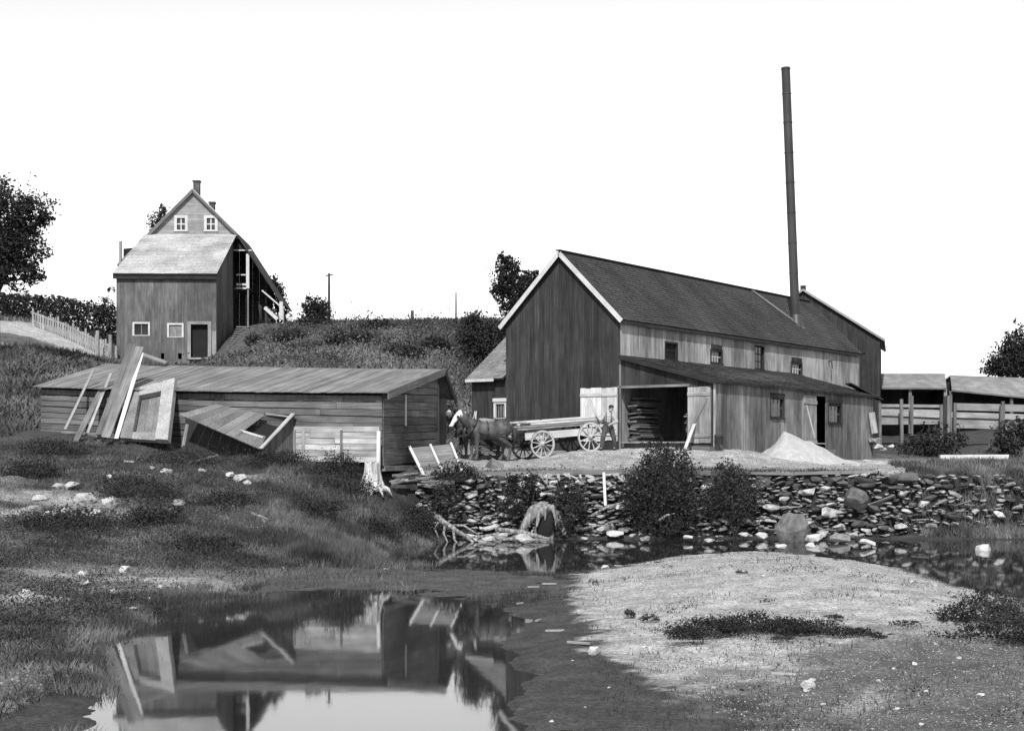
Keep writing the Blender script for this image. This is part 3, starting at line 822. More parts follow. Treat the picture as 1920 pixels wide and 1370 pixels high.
# ------------------------------------------------------------------ house on the hill
HA = math.radians(1.5)
HU = Vector((math.cos(HA), math.sin(HA), 0)); HN = Vector((math.sin(HA), -math.cos(HA), 0))
H0 = Vector((-19.82, 100, 0))
hf = Fr(H0, HU, HN)
house = thing('gabled_house', 'tall grey gabled house with pale porch roof on the hill', 'house', (-23, 102, 8.8))
HW, HD = 6.6, 7.0
h_ez = hf.at(405, 512)[1]; HB = 8.3
wl_ = []
for a, b, t, d in ((252, 278, 607, 628), (317, 341, 609, 631)):
    u0, z1 = hf.at(a, t); u1, z0 = hf.at(b, d); wl_.append((u0, u1, z0, z1))
hd0, hdz1 = hf.at(358, 608); hd1, hdz0 = hf.at(390, 671)
vents = []
for a, b in ((302, 308), (334, 341)):
    u0, z1 = hf.at(a, 662); u1, z0 = hf.at(b, 673); vents.append((u0, u1, z0, z1))
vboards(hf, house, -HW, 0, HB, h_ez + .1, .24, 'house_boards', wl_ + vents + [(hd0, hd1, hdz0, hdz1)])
fpoly(hf, 'wall_light_block', [(-HW, HB), (0, HB), (0, h_ez), (-HW, h_ez)], -.9, -.85, 'interior_dark', house)  # dark sheet added inside the front wall to stop light
for q in wl_:
    window(hf, house, *q, .0, 'white_paint', 2, 1, .12, .04, 'pale_boards', sill=False, glass='far_shingles' if q is wl_[1] else 'glass')
dr = fbox(hf, 'door', hd0, hd1, -.3, -.26, hdz0, hdz1, 'interior_dark', house)
for nm, a, b, c, d in (('door_frame', hd0 - .22, hd0, hdz0 - .1, hdz1 + .2), ('door_frame', hd1, hd1 + .22, hdz0 - .1, hdz1 + .2)):
    fbox(hf, nm, a, b, .03, .07, c, d, 'gable_siding', dr)
fbox(hf, 'door_frame', hd0, hd1, .03, .068, hdz1, hdz1 + .2, 'gable_siding', dr, True)
fbox(hf, 'door_step', hd0 - .1, hd1 + .1, .02, .5, hdz0 - .12, hdz0, 'pale_boards', house, True)
fbox(hf, 'corner_board', -.25, 0.02, .036, .06, HB, 11.0, 'gable_siding', house)
hs = Fr(H0, -HN, HU)      # right side wall
vboards(hs, house, 0, HD, HB, lambda u: h_ez + u * .42, .3, 'house_boards')
vboards(Fr(hf.pt(-HW, 0, 0), HN, -HU), house, -12, 0, HB, h_ez, .6, 'house_boards')
# porch roof over the front block
hg = hf.shift(-HD)        # plane of the upper gable
pr_z = hg.at(446, 440)[1]
A, B = hf.pt(-HW - .2, .35, h_ez - .08), hf.pt(.12, .35, h_ez - .08)
C, D = hf.pt(.3, -HD + .1, pr_z), hf.pt(-HW + .35, -HD + .1, pr_z)
slab('porch_roof', A, B, C, D, .1, 'dark_boards', house)
shingles('porch_shingles', A, B, C, D, .3, .5, 'pale_shingles', house, lift=.03)
beam('eave_board', A - ZUP * .2 - HN * .12, B - ZUP * .2 - HN * .12, .04, .3, 'dark_boards', house, side=HN)
# upper gable
pk, pkz = hg.at(362, 356)
lb_u, lb_z = hg.at(222, 497); rb_u, rb_z = hg.at(447, 440); re_u2, re_z2 = hg.at(531, 570)
def hrake(u):
    return pkz - .1 - (pk - u) * (pkz - lb_z) / (pk - lb_u) if u < pk else pkz - .1 - (u - pk) * (pkz - rb_z) / (rb_u - pk)
gw = []
for a, b, t, d in ((332, 347, 409, 431), (388, 403, 409, 431)):
    u0, z1 = hg.at(a, t); u1, z0 = hg.at(b, d); gw.append((u0, u1, z0, z1))
zz = pr_z - .3
while zz < pkz - .3:
    t_ = zz + .21
    segs = []
    ul = max(pk - (pkz - .12 - zz) / ((pkz - lb_z) / (pk - lb_u)), lb_u); ur = pk + (pkz - .12 - zz) / ((pkz - rb_z) / (rb_u - pk)); ur = min(ur, rb_u + .2)
    ul2 = max(pk - (pkz - .12 - t_) / ((pkz - lb_z) / (pk - lb_u)), lb_u); ur2 = min(pk + (pkz - .12 - t_) / ((pkz - rb_z) / (rb_u - pk)), rb_u + .2)
    if ul2 > ur2: ul2 = ur2 = pk
    cur = [(ul, ul2, ur, ur2)]
    edges = [(ul, ul2)]
    for q in gw:
        if q[2] < t_ - .03 and q[3] > zz + .03:
            edges += [(q[0], q[0]), (q[1], q[1])]
    edges.append((ur, ur2))
    for (a0, a1), (b0, b1) in zip(edges[0::2], edges[1::2]):
        if b0 > a0 + .05:
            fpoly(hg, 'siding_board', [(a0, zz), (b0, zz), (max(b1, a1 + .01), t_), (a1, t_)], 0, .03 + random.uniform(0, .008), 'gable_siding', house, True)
    zz += .215
fpoly(hg, 'gable_light_block', [(lb_u + .3, pr_z - 1), (rb_u, pr_z - 1), (rb_u, rb_z - .2), (pk, pkz - .25), (lb_u + .3, lb_z - .1)], -.3, -.25, 'interior_dark', house)  # dark sheet added behind the gable siding to block light
for q in gw:
    window(hg, house, *q, .02, 'white_paint', 2, 2 if q is gw[1] else 2, .2, .09, 'white_paint')
# main roof
DP = 5.5
for nm, (ua, za), (ub, zb_) in (('roof_slope', (lb_u, lb_z), (pk, pkz)), ('roof_slope', (rb_u, rb_z), (pk, pkz)), ('roof_slope', (re_u2, re_z2), (rb_u, rb_z))):
    E0, E1 = hg.pt(ua, .25, za), hg.pt(ua, -DP, za); R0, R1 = hg.pt(ub, .25, zb_), hg.pt(ub, -DP, zb_)
    if ua > ub: slab(nm, E0, E1, R1, R0, .1, 'dark_shingles', house)
    else: slab(nm, E1, E0, R0, R1, .1, 'pale_shingles', house)
    if ub == pk:
        dv = (R0 - E0).normalized()
        beam('rake_board', E0 + HN * .02 - ZUP * .12, R0 + HN * .02 - ZUP * .12, .04, .16, 'house_boards', house, side=HN)
        beam('rake_trim', E0 + HN * .03 + ZUP * .02, R0 + HN * .03 + ZUP * .02, .04, .07, 'pale_boards', house, side=HN)
# recessed wall, boards darkened to paint the shade under the right-hand roof, gallery and posts
hr = hg.shift(-3.4)
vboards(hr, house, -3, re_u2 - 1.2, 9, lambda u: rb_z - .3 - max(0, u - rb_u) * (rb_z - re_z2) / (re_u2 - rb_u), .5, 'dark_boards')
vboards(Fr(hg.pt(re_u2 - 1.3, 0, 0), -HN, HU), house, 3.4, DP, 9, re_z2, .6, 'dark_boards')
fpoly(hg, 'gable_infill', [(.25, rb_z - 1.1), (hg.at(470, 470)[0], hg.at(470, 470)[1]), (rb_u + .1, rb_z - .2), (.25, rb_z - .2)], -.25, -.2, 'dark_boards', house)
fu0, fz = hg.at(443, 539); fu1, _ = hg.at(467, 539)
fl_ = fpoly(hg, 'gallery_floor', [(0.1, fz - .12), (fu1, fz - .12), (fu1, fz), (0.1, fz)], -3.4, -.1, 'grey_boards', house)
for py, th in ((469, .09), (515, .09), (533, .14), (540, .12)):
    a, z = hg.at(438 if py == 469 else 443, py); b, _ = hg.at(472 if py == 469 else 466, py)
    fbox(hg, 'gallery_rail', a, b, -.1, -.03, z - th / 2, z + th / 2, 'white_paint', house, True)
pu, pz1 = hg.at(465, 476); _, pz0 = hg.at(465, 541); _, pg = hg.at(465, 612)
fbox(hg, 'gallery_post', pu - .12, pu + .1, -.03, .08, pz0, pz1, 'white_paint', house)
fbox(hg, 'gallery_post', pu - .05, pu + .05, -.1, -.0, pg, pz0, 'grey_boards', house)
# outside stair at the right
sta = [hg.at(492, 545), hg.at(527, 575), hg.at(497, 577), hg.at(521, 599)]
stair = beam('stair_rail', hg.pt(sta[0][0], .2, sta[0][1]), hg.pt(sta[1][0], .2, sta[1][1]), .14, .1, 'white_paint', house)
beam('stair_string', hg.pt(sta[2][0], .2, sta[2][1]), hg.pt(sta[3][0], .2, sta[3][1]), .08, .24, 'white_paint', house, side=HN)
nu, nz1 = hg.at(528, 566); _, nz0 = hg.at(528, 600)
fbox(hg, 'newel_post', nu - .12, nu + .12, .1, .3, nz0, nz1, 'white_paint', house)
for k in range(5):
    t = (k + .5) / 5; u = sta[2][0] + (sta[3][0] - sta[2][0]) * t; z = sta[2][1] + (sta[3][1] - sta[2][1]) * t + .1
    fbox(hg, 'stair_tread', u - .14, u + .14, -.9, .16, z, z + .05, 'pale_boards', house)
# chimneys
def chimney(u, n, z0, z1, w):
    c = MB(); c.box(hg.pt(u, n, z0), hg.pt(u, n, z1 - .12), w, w, HU); o = c.build('chimney', 'brick', house)
    c = MB(); c.box(hg.pt(u, n, z1 - .117), hg.pt(u, n, z1), w + .1, w + .1, HU); c.build('chimney_cap', 'brick', o)
chimney(pk + .05, -1.2, pkz - .5, hg.at(363, 339, -1.2)[1], .45)
chimney(hg.at(398, 380, -5)[0], -5, 18, hg.at(398, 379, -5)[1], .4)
c = MB(); u_, z_ = hg.at(226, 474, 1.5); c.tube([hg.pt(u_, 1.5, 15.2), hg.pt(u_, 1.5, hg.at(226, 452, 1.5)[1])], [.11, .11], 8); c.build('stovepipe', 'gable_siding', house)

# plank steps up the bank beside the house
steps = thing('bank_steps', 'flight of grey plank steps climbing the bank beside the house', 'steps', tuple(P(432, 682, 99)))
for k in range(17):
    t = k / 16
    c = P(434 + t * 22, 681 - t * 68, 98.2 + t * 3.6); w = 1.25 - t * .35
    beam('step', c - HU * w / 2, c + HU * w / 2, .34, .07, 'grey_boards', steps, side=HN)
for s in (-1, 1):
    a, b = P(434, 686, 98.2) + HU * (s * .5), P(456, 618, 101.8) + HU * (s * .35)
    beam('stringer', a, b, .08, .2, 'dark_boards', steps, side=HU)

# ------------------------------------------------------------------ far lumber sheds and rail fence on the right
def far_shed(x0, x1, yt, ye, Y, label, drop=0.0, right_drop=0.0):
    p0, p1 = P(x0, ye, Y), P(x1, ye + right_drop, Y)
    s = thing('open_shed', label, 'shed', tuple(G((x0 + x1) / 2, Y)))
    t0, t1 = P(x0, yt, Y + 3), P(x1, yt + right_drop * .4, Y + 3)
    slab('roof_slope', p0 + Vector((0, -.3, 0)), p1 + Vector((0, -.3, 0)), t1, t0, .1, 'far_shingles', s)
    slab('roof_slope', t0, t1, p1 + Vector((0, 6, 0)), p0 + Vector((0, 6, 0)), .1, 'far_shingles', s)
    n = max(2, int((p1 - p0).length / 2.6))
    for k in range(n + 1):
        q = p0.lerp(p1, k / n); beam('post', Vector((q.x, Y, gz(q.x, Y) - .2)), Vector((q.x, Y, q.z - .05)), .18, .18, 'grey_boards', s)
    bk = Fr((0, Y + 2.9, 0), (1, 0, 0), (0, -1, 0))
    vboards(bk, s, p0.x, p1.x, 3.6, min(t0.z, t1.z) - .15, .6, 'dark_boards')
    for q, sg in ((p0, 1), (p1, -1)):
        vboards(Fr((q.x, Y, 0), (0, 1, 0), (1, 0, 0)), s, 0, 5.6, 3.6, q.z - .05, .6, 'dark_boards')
    return s
far_shed(1640, 1772, 700, 727, 90, 'shorter grey-roofed open shed just right of the sawmill')
far_shed(1782, 2010, 703, 731, 93, 'longer grey-roofed open shed at the right edge', right_drop=22)
gp = P(1777, 705, 91)
gate = thing('white_gable_end', 'small white board gable showing between the two far sheds', 'building', (gp.x, 96, 4.5))
m = MB()
gx = Fr((gp.x, 97, 0), (1, 0, 0), (0, -1, 0))
vboards(gx, gate, -.7, .7, 4, 7.2, .3, 'white_paint')
slab('roof_slope', gx.pt(-.8, .2, 7.2), gx.pt(.8, .2, 7.2), gx.pt(.8, -2, 7.9), gx.pt(-.8, -2, 7.9), .08, 'pale_shingles', gate)

fence = thing('rail_fence', 'weathered rail fence of wide boards in front of the far sheds', 'fence', tuple(G(1780, 80)))
def fb(x0, y0, x1, y1, Y, w, mt='pale_boards', nm='rail'):
    x0 += random.uniform(-6, 6); y1 += random.uniform(-2, 2)
    return beam(nm, P(x0, y0, Y), P(x1, y1, Y), .04, w, mt, fence, side=Vector((0, 1, 0)))
fb(1648, 760, 1766, 763, 80, .16); fb(1648, 771, 1764, 774, 80.1, .42); fb(1650, 787, 1766, 788, 80.2, .5)
fb(1788, 762, 1960, 768, 79.5, .38); fb(1788, 777, 1960, 783, 79.6, .3); fb(1790, 793, 1960, 798, 79.7, .5)
for px, t in ((1691, 748), (1709, 742), (1775, 742), (1876, 760), (1882, 752), (1650, 755), (1765, 758), (1790, 755), (1930, 758)):
    g = G(px, 79.3); beam('post', g - ZUP * .3, P(px + random.uniform(-2, 2), t, 79.3), random.uniform(.12, .2) if px != 1775 else .6, .15, 'shed_boards', fence)

# ------------------------------------------------------------------ rocks
def rock_mesh(seed, flat=1.0, n=13, mt='stone'):
    r = random.Random(seed); bm = bmesh.new()
    for _ in range(n):
        v = Vector((r.gauss(0, 1), r.gauss(0, 1), r.gauss(0, 1))).normalized() * r.uniform(.42, .54)
        v.x = max(-.42, min(.42, v.x)); v.y = max(-.42, min(.42, v.y)); v.z = max(-.4, min(.4, v.z)) * flat
        bm.verts.new(v)
    bmesh.ops.convex_hull(bm, input=bm.verts)
    for v in [v for v in bm.verts if not v.link_faces]: bm.verts.remove(v)
    me = bpy.data.meshes.new('rock'); bm.to_mesh(me); bm.free()
    me.materials.append(MAT[mt])
    return me
ROCKS = {m: [rock_mesh(100 + k, 1.0, 15, m) for k in range(10)] for m in ('stone', 'dark_stone', 'pale_stone')}
ROCKS['boulder'] = [rock_mesh(300 + k, 1.0, 46, 'boulder') for k in range(5)]
def rock(name, c, s, mt='stone', parent=None, rz=None, tilt=.2, rr=random):
    M = Matrix.Translation(c) @ Matrix.Rotation(rr.uniform(0, 6.28) if rz is None else rz, 4, 'Z') @ Matrix.Rotation(rr.uniform(-tilt, tilt), 4, 'X') @ Matrix.Rotation(rr.uniform(-tilt, tilt), 4, 'Y') @ Matrix.Diagonal((s[0], s[1], s[2], 1))
    return mobj(name, rr.choice(ROCKS[mt]), parent, M)

R2 = random.Random(5)
wall_t = thing('stone_wall', 'rough dry-stone bank wall of tumbled slabs along the far water edge', 'stone wall', (7, 49.6, 0))
cand = []
cells = {}
tries = 0
while len(cand) < 1150 and tries < 60000:
    tries += 1
    x = R2.uniform(-3.2, 17.8); z = R2.uniform(.0, 2.08)
    if x < -1.5 and z < .9 and R2.random() < .6: continue
    if x > 14 and R2.random() < .4 + (x - 14) * .15: continue
    big = R2.random()
    w = R2.uniform(.1, .26) if big < .5 else R2.uniform(.26, .5) if big < .92 else R2.uniform(.5, .85)
    if x > 8.5: w *= R2.uniform(.9, 1.35)
    h = w * R2.uniform(.2, .5)
    if any(abs(x - q[0]) < (w + q[3]) * .3 and abs(z - q[2]) < (h + q[5]) * .3 for q in cells.get(int(x), []) + cells.get(int(x) - 1, []) + cells.get(int(x) + 1, [])): continue
    y = float(wall_line(np.array(x))) - .55 + z * .42 + R2.uniform(-.22, .12)
    c = (x, y, z + R2.uniform(-.03, .03), w * 1.1, R2.uniform(.25, .6), h * 1.15)
    cand.append(c); cells.setdefault(int(x), []).append(c)
cand.sort(key=lambda c: -c[3] * c[5])
for i, c in enumerate(cand[:300]):
    rock('stone', Vector(c[:3]), c[3:], 'dark_stone' if R2.random() < (.25 if c[0] < 8 else .55) else 'stone', wall_t, rz=R2.uniform(-.6, .6) + (math.pi if R2.random() < .5 else 0), tilt=.3, rr=R2)
bm_all = bmesh.new()
for c in cand[300:]:
    src = R2.choice(ROCKS['dark_stone' if R2.random() < .6 else 'stone']); t = bmesh.new(); t.from_mesh(src)
    t.transform(Matrix.Translation(Vector(c[:3])) @ Matrix.Rotation(R2.uniform(-.3, .3), 4, 'Z') @ Matrix.Rotation(R2.uniform(-.25, .25), 4, 'Y') @ Matrix.Diagonal((c[3], c[4], c[5], 1)))
    tm = bpy.data.meshes.new('tmp'); t.to_mesh(tm); t.free(); bm_all.from_mesh(tm); bpy.data.meshes.remove(tm)
me = bpy.data.meshes.new('small_stones'); bm_all.to_mesh(me); bm_all.free(); me.materials.append(MAT['stone'])
o = mobj('small_stones', me, wall_t); o['kind'] = 'stuff'

def single_rock(px, py, Y, w, h, label, mt='stone', group=None, d=None, z=None, tilt=.15):
    c = P(px, py, Y)
    o = rock('stone_block' if w > .9 else 'loose_stone', c, (w, d or w * .8, h), mt, None, rz=R2.uniform(-.5, .5), tilt=tilt, rr=R2)
    return tag(o, label, 'boulder' if w > .9 else 'stone', group)
single_rock(1489, 992, 47.6, 1.25, 1.25, 'large grey three-sided boulder standing at the foot of the stone wall', 'boulder', tilt=.05)
single_rock(1605, 935, 49.2, 1.0, .75, 'big dark tilted slab in the broken right part of the wall', 'boulder', tilt=.5)
single_rock(1425, 905, 50.4, .9, .5, 'grey block under the sawdust pile near the wall top', 'boulder')
single_rock(1845, 1031, 43.2, .62, .42, 'round white stone alone in the water at the right', 'pale_stone')
single_rock(723, 1069, 35.7, .24, .14, 'small white stone in the shallows left of the mud', 'pale_stone')
o = single_rock(750, 1020, 45.8, .5, .26, 'pointed white stone at the edge of the grassy bank', 'pale_stone', tilt=.4)
single_rock(797, 1018, 46.2, .26, .16, 'small white stone right of the pointed one at the bank edge', 'pale_stone')
for k, (px, py, w) in enumerate(sorted(((1045, 1002, .5), (1095, 1012, .32), (1120, 1000, .7), (1155, 1003, .75), (1187, 1006, .3), (1210, 1012, .4), (1330, 1015, .4), (1395, 1004, .5), (1428, 1006, .5), (1530, 1010, .8), (1575, 1011, .75), (1628, 1019, .6), (1520, 1024, .4), (1465, 1026, .4), (1600, 1004, .4), (940, 1008, .6), (985, 1012, .8), (1290, 1009, .35), (1545, 1003, .6), (880, 1008, .5), (915, 1012, .45)))):
    single_rock(px, py - 3, 48.4 - (py - 1005) * .28, w, w * R2.uniform(.32, .5), ORD[k + 1] + ' pale stone from the left along the waterline under the stone wall', 'pale_stone' if R2.random() < .6 else 'stone', 'pale stones along the waterline')
left_stones = ((310, 46, .55), (285, 46.5, .3), (205, 44.5, .32), (160, 41.5, .75), (190, 40, .8), (135, 42.5, .6), (110, 43, .5), (75, 41, .5), (175, 38.7, .6), (60, 39.5, .7), (95, 38.8, .5), (30, 39, .45), (130, 39.7, .55), (205, 41, .5), (450, 45, .55), (430, 45.2, .4), (380, 45.6, .35), (465, 44.6, .4), (155, 31.5, .28), (235, 32.2, .34), (160, 30.2, .3), (200, 29.8, .22), (275, 31, .16), (300, 30, .2), (335, 30.2, .18), (350, 30, .15), (245, 27.8, .18), (215, 29, .25), (280, 28, .16), (250, 26.3, .18), (50, 27.5, .4), (335, 41.5, .5), (320, 40.6, .3))
zones = ((lambda x, Y: Y < 34, 'low on the left bank near the water'), (lambda x, Y: x > 260 and Y > 43, 'in the grass just below the shed'), (lambda x, Y: x > 260, 'in the middle of the left bank'), (lambda x, Y: True, 'in the cluster high on the left bank'))
left_no = {}
for px, Y, w in sorted(left_stones):
    zn = next(z_[1] for z_ in zones if z_[0](px, Y)); left_no[zn] = left_no.get(zn, 0) + 1
    g = G(px, Y)
    o = rock('loose_stone', g + ZUP * w * .12, (w, w * .8, w * .6), 'pale_stone' if R2.random() < .45 else 'stone', None, rr=R2)
    tag(o, ORD[left_no[zn]] + ' pale stone from the left ' + zn, 'stone', 'pale stones on the left bank')
gl = 'small pale stone or chip lying on the gravel bar'
for k in range(46):
    px, py = R2.uniform(1000, 1900), R2.uniform(1090, 1365)
    Y = 2800 * 2.62 / (py - HY); x = (px - CX) / F * Y; zz_ = gz(x, Y)
    if zz_ < .0: continue
    w = R2.uniform(.03, .1)
    o = rock('pebble', Vector((x, Y, zz_ + w * .1)), (w * 1.3, w, w * .6), 'pale_stone', None, rr=R2)
    tag(o, gl, 'stone', 'pale chips on the gravel bar')
for px, Y, w in ((1515, 17.3, .16), (1115, 20.0, .17), (1135, 36, .2)):
    g = G(px, Y); o = rock('loose_stone', g + ZUP * .04, (w * 1.3, w, w), 'pale_stone', None, rr=R2)
    tag(o, {1515: 'bright white stone on the near right foreground mud', 1115: 'white stone at the edge of the dark mud', 1135: 'white stone at the far left tip of the gravel bar'}[px], 'stone')
for px, py, w in ((1640, 825, .9), (1655, 842, .5), (1670, 838, .6), (1645, 838, .7)):
    Y = 70.5; o = rock('loose_stone', P(px, py, Y), (w, w * .7, w * .5), 'stone', None, rr=R2); tag(o, 'grey stone heaped at the far corner of the sawmill', 'stone', 'stones by the far corner')

# ------------------------------------------------------------------ plants
def leaf_quads(C, size, up=0.0, rng=RNG):
    n = len(C)
    a = rng.normal(size=(n, 3)); a[:, 2] += up; a /= np.linalg.norm(a, axis=1, keepdims=True)
    b = rng.normal(size=(n, 3)); b -= (b * a).sum(1, keepdims=True) * a; b /= np.linalg.norm(b, axis=1, keepdims=True)
    c = np.cross(a, b); s = size * rng.uniform(.6, 1.4, (n, 1))
    V = np.stack([C - b * s * .6, C + c * s * .35, C + b * s * .6, C - c * s * .35], 1).reshape(-1, 3)
    Fc = np.arange(4 * n).reshape(-1, 4)
    return V, Fc
def clump_points(c, rad, n, clumps, rng, hollow=.35, spread=.33):
    """leaf positions gathered in clumps through an uneven crown"""
    c = np.array(c); rad = np.array(rad)
    d = rng.normal(size=(clumps, 3)); d /= np.linalg.norm(d, axis=1, keepdims=True)
    cc = d * rng.uniform(hollow, 1.0, (clumps, 1)) ** .6
    cc = cc * rng.uniform(.75, 1.12, (clumps, 1))
    idx = rng.integers(0, clumps, n)
    pts = cc[idx] + np.clip(rng.normal(size=(n, 3)), -1.5, 1.5) * spread * rng.uniform(.35, 1.0, (clumps, 1))[idx]
    return c + pts * rad
def plant(name, label, cat, base, lobes, leaf, mt, n_leaf, seed, group=None, trunk_r=.05, trunk_top=None, stems=4, hollow=.35, spread=.3):
    rng = np.random.default_rng(seed); rr = random.Random(seed)
    base = Vector(base)
    t = thing(name, label, cat, tuple(base), group)
    Vs, tot = [], sum(r[0] * r[1] * r[2] for _, r in lobes) ** 1
    for c, r in lobes:
        k = max(60, int(n_leaf * (r[0] * r[1] * r[2]) / tot))
        Vs.append(clump_points(c, r, k, max(6, k // 26), rng, hollow, spread))
    C = np.concatenate(Vs); C = C[C[:, 2] > base.z + .03]
    V, Fc = leaf_quads(C, leaf, .3, rng)
    o = mobj('crown', np_mesh('crown', V, Fc, mt), t)
    m = MB()
    if trunk_top is not None:
        tt = Vector(trunk_top)
        m.tube([base - ZUP * .3, base.lerp(tt, .5) + Vector((rr.uniform(-.1, .1), 0, 0)), tt], [trunk_r, trunk_r * .8, trunk_r * .4], 8)
        for c, r in lobes:
            for _ in range(3):
                s = base.lerp(tt, rr.uniform(.45, .95)); e = Vector(c) + Vector((rr.uniform(-.6, .6) * r[0], rr.uniform(-.6, .6) * r[1], rr.uniform(-.5, .6) * r[2]))
                m.tube([s, s.lerp(e, .5) + ZUP * .1, e], [trunk_r * .4, trunk_r * .28, trunk_r * .1], 6)
    else:
        for c, r in lobes:
            for _ in range(stems):
                s = base + Vector((rr.uniform(-.25, .25) * r[0], rr.uniform(-.2, .2) * r[1], -.1)); e = Vector(c) + Vector((rr.uniform(-.8, .8) * r[0], rr.uniform(-.7, .7) * r[1], rr.uniform(.0, .85) * r[2]))
                m.tube([s, s.lerp(e, .5) + Vector((rr.uniform(-.08, .08), 0, .05)), e], [trunk_r * .45, trunk_r * .3, trunk_r * .1], 5)
    m.build('trunk' if trunk_top is not None else 'stems', 'bark', t)
    return t
def globe(px, py, w, h, d=None):
    Y = 20.0
    for _ in range(12):
        Y = (CZ - gz((px - CX) / F * Y, Y) - h * Y / F * .35) / ((py - HY) / F)
    return lobe(px, py, Y, w, h, d)
def lobe(px, py, Y, w, h, d=None):
    """a lobe of a crown: its centre and half sizes, from its place and extent"""
    s = Y / F
    return (tuple(P(px, py, Y)), (w * s / 2, (d or w) * s / 2, h * s / 2))

# trees
plant('broadleaf_tree', 'large dark broadleaf tree at the left edge of the frame', 'tree', G(-10, 84), [lobe(5, 420, 84, 120, 150), lobe(60, 400, 84, 90, 80), lobe(40, 465, 84, 110, 90), lobe(-60, 430, 85, 150, 190), lobe(30, 515, 84, 100, 60), lobe(-5, 360, 84, 50, 70), lobe(75, 405, 84, 60, 34), lobe(62, 515, 84, 60, 30)], .16, 'leaf_far', 22000, 1, trunk_r=.32, trunk_top=P(-5, 440, 84))
plant('broadleaf_tree', 'dark leafy tree rising behind the left slope of the sawmill roof', 'tree', G(965, 92), [lobe(950, 520, 92, 55, 85), lobe(945, 490, 92, 34, 40), lobe(985, 535, 92, 60, 60), lobe(940, 545, 92, 40, 50), lobe(998, 512, 92, 34, 22), lobe(960, 570, 92, 50, 50), lobe(960, 610, 92, 60, 60)], .14, 'leaf_far', 8500, 2, trunk_r=.18, trunk_top=P(958, 490, 92), hollow=.2, spread=.24)
plant('conifer_tree', 'dark pointed tree above the far shed at the right edge', 'tree', G(1900, 100), [lobe(1900, 680, 100, 90, 60), lobe(1905, 650, 100, 62, 60), lobe(1908, 622, 100, 24, 44), lobe(1893, 628, 100, 14, 30), lobe(1880, 690, 100, 70, 40), lobe(1940, 680, 100, 80, 80)], .15, 'leaf_far', 11000, 3, trunk_r=.2, trunk_top=P(1905, 620, 100))
plant('bush', 'round dark bush on the hilltop right of the house', 'bush', G(592, 100, -.3), [lobe(590, 595, 100, 60, 70), lobe(600, 575, 100, 40, 34), lobe(575, 572, 100, 30, 34), lobe(612, 578, 100, 20, 30), lobe(592, 622, 100, 70, 50)], .13, 'leaf_far', 7000, 4, trunk_r=.1)
plant('bush', 'big dark bush on the slope left of the sawmill wing', 'bush', G(905, 76, -.2), [lobe(895, 625, 76, 80, 70), lobe(925, 640, 76, 70, 80), lobe(905, 665, 76, 90, 50), lobe(885, 600, 76, 36, 34), lobe(940, 615, 76, 30, 34)], .11, 'leaf_dark', 11000, 5, trunk_r=.1)
plant('bush', 'dark leafy bush growing beside the outside stair of the house', 'bush', G(520, 112), [lobe(520, 560, 112, 34, 60), lobe(510, 535, 112, 24, 40), lobe(536, 590, 112, 20, 44)], .14, 'leaf_far', 2600, 6, trunk_r=.08)
plant('bush', 'tuft of leaves above the left edge of the house roof', 'tree', G(250, 125), [lobe(307, 390, 125, 22, 34), lobe(300, 420, 125, 50, 60)], .16, 'leaf_far', 1400, 7, trunk_r=.2, trunk_top=P(305, 390, 125))
plant('bush', 'small leafy twig showing left of the house wall', 'bush', G(205, 110), [lobe(209, 543, 110, 18, 12), lobe(200, 580, 110, 26, 50)], .13, 'leaf_far', 700, 8, trunk_r=.08)
for i, (px, py, Y, w, h, lab) in enumerate(((655, 662, 78, 90, 50, 'dark low bush on the slope right behind the shed roof'), (705, 628, 92, 60, 30, 'small dark bush near the crest above the shed'), (815, 650, 80, 60, 40, 'dark bush on the slope left of the big bush by the wing'), (545, 655, 90, 70, 36, 'low dark bush on the bank right of the plank steps'), (480, 640, 97, 40, 24, 'small bush on the bank beside the plank steps'), (760, 672, 74, 80, 30, 'low spreading bush on the slope above the shed ridge'))):
    g = G(px, Y); r_ = (w * Y / F / 2, w * Y / F / 2, h * Y / F / 2)
    plant('bush', lab, 'bush', g, [((g.x, g.y, g.z + r_[2] * .5), r_)], .12, 'weed', 2600, 140 + i, trunk_r=.05)
# hedge on the skyline at the left: one dense mass
rng = np.random.default_rng(17); pts = []
for px in np.arange(-150, 222, 4.0):
    yt = 552 + max(0, px) * .05 + max(0, px - 130) * .18 + rng.uniform(-4, 4); yb = 596 + max(0, px) * .24
    for _ in range(150):
        Y = rng.uniform(106, 113); p = P(px + rng.uniform(-6, 6), rng.uniform(yt, yb), Y); pts.append(tuple(p))
V, Fc = leaf_quads(np.array(pts), .2, .2, rng)
o = mobj('hedge', np_mesh('hedge', V, Fc, 'leaf_far')); tag(o, 'long dark hedge along the skyline left of the house', 'hedge', kind='stuff')

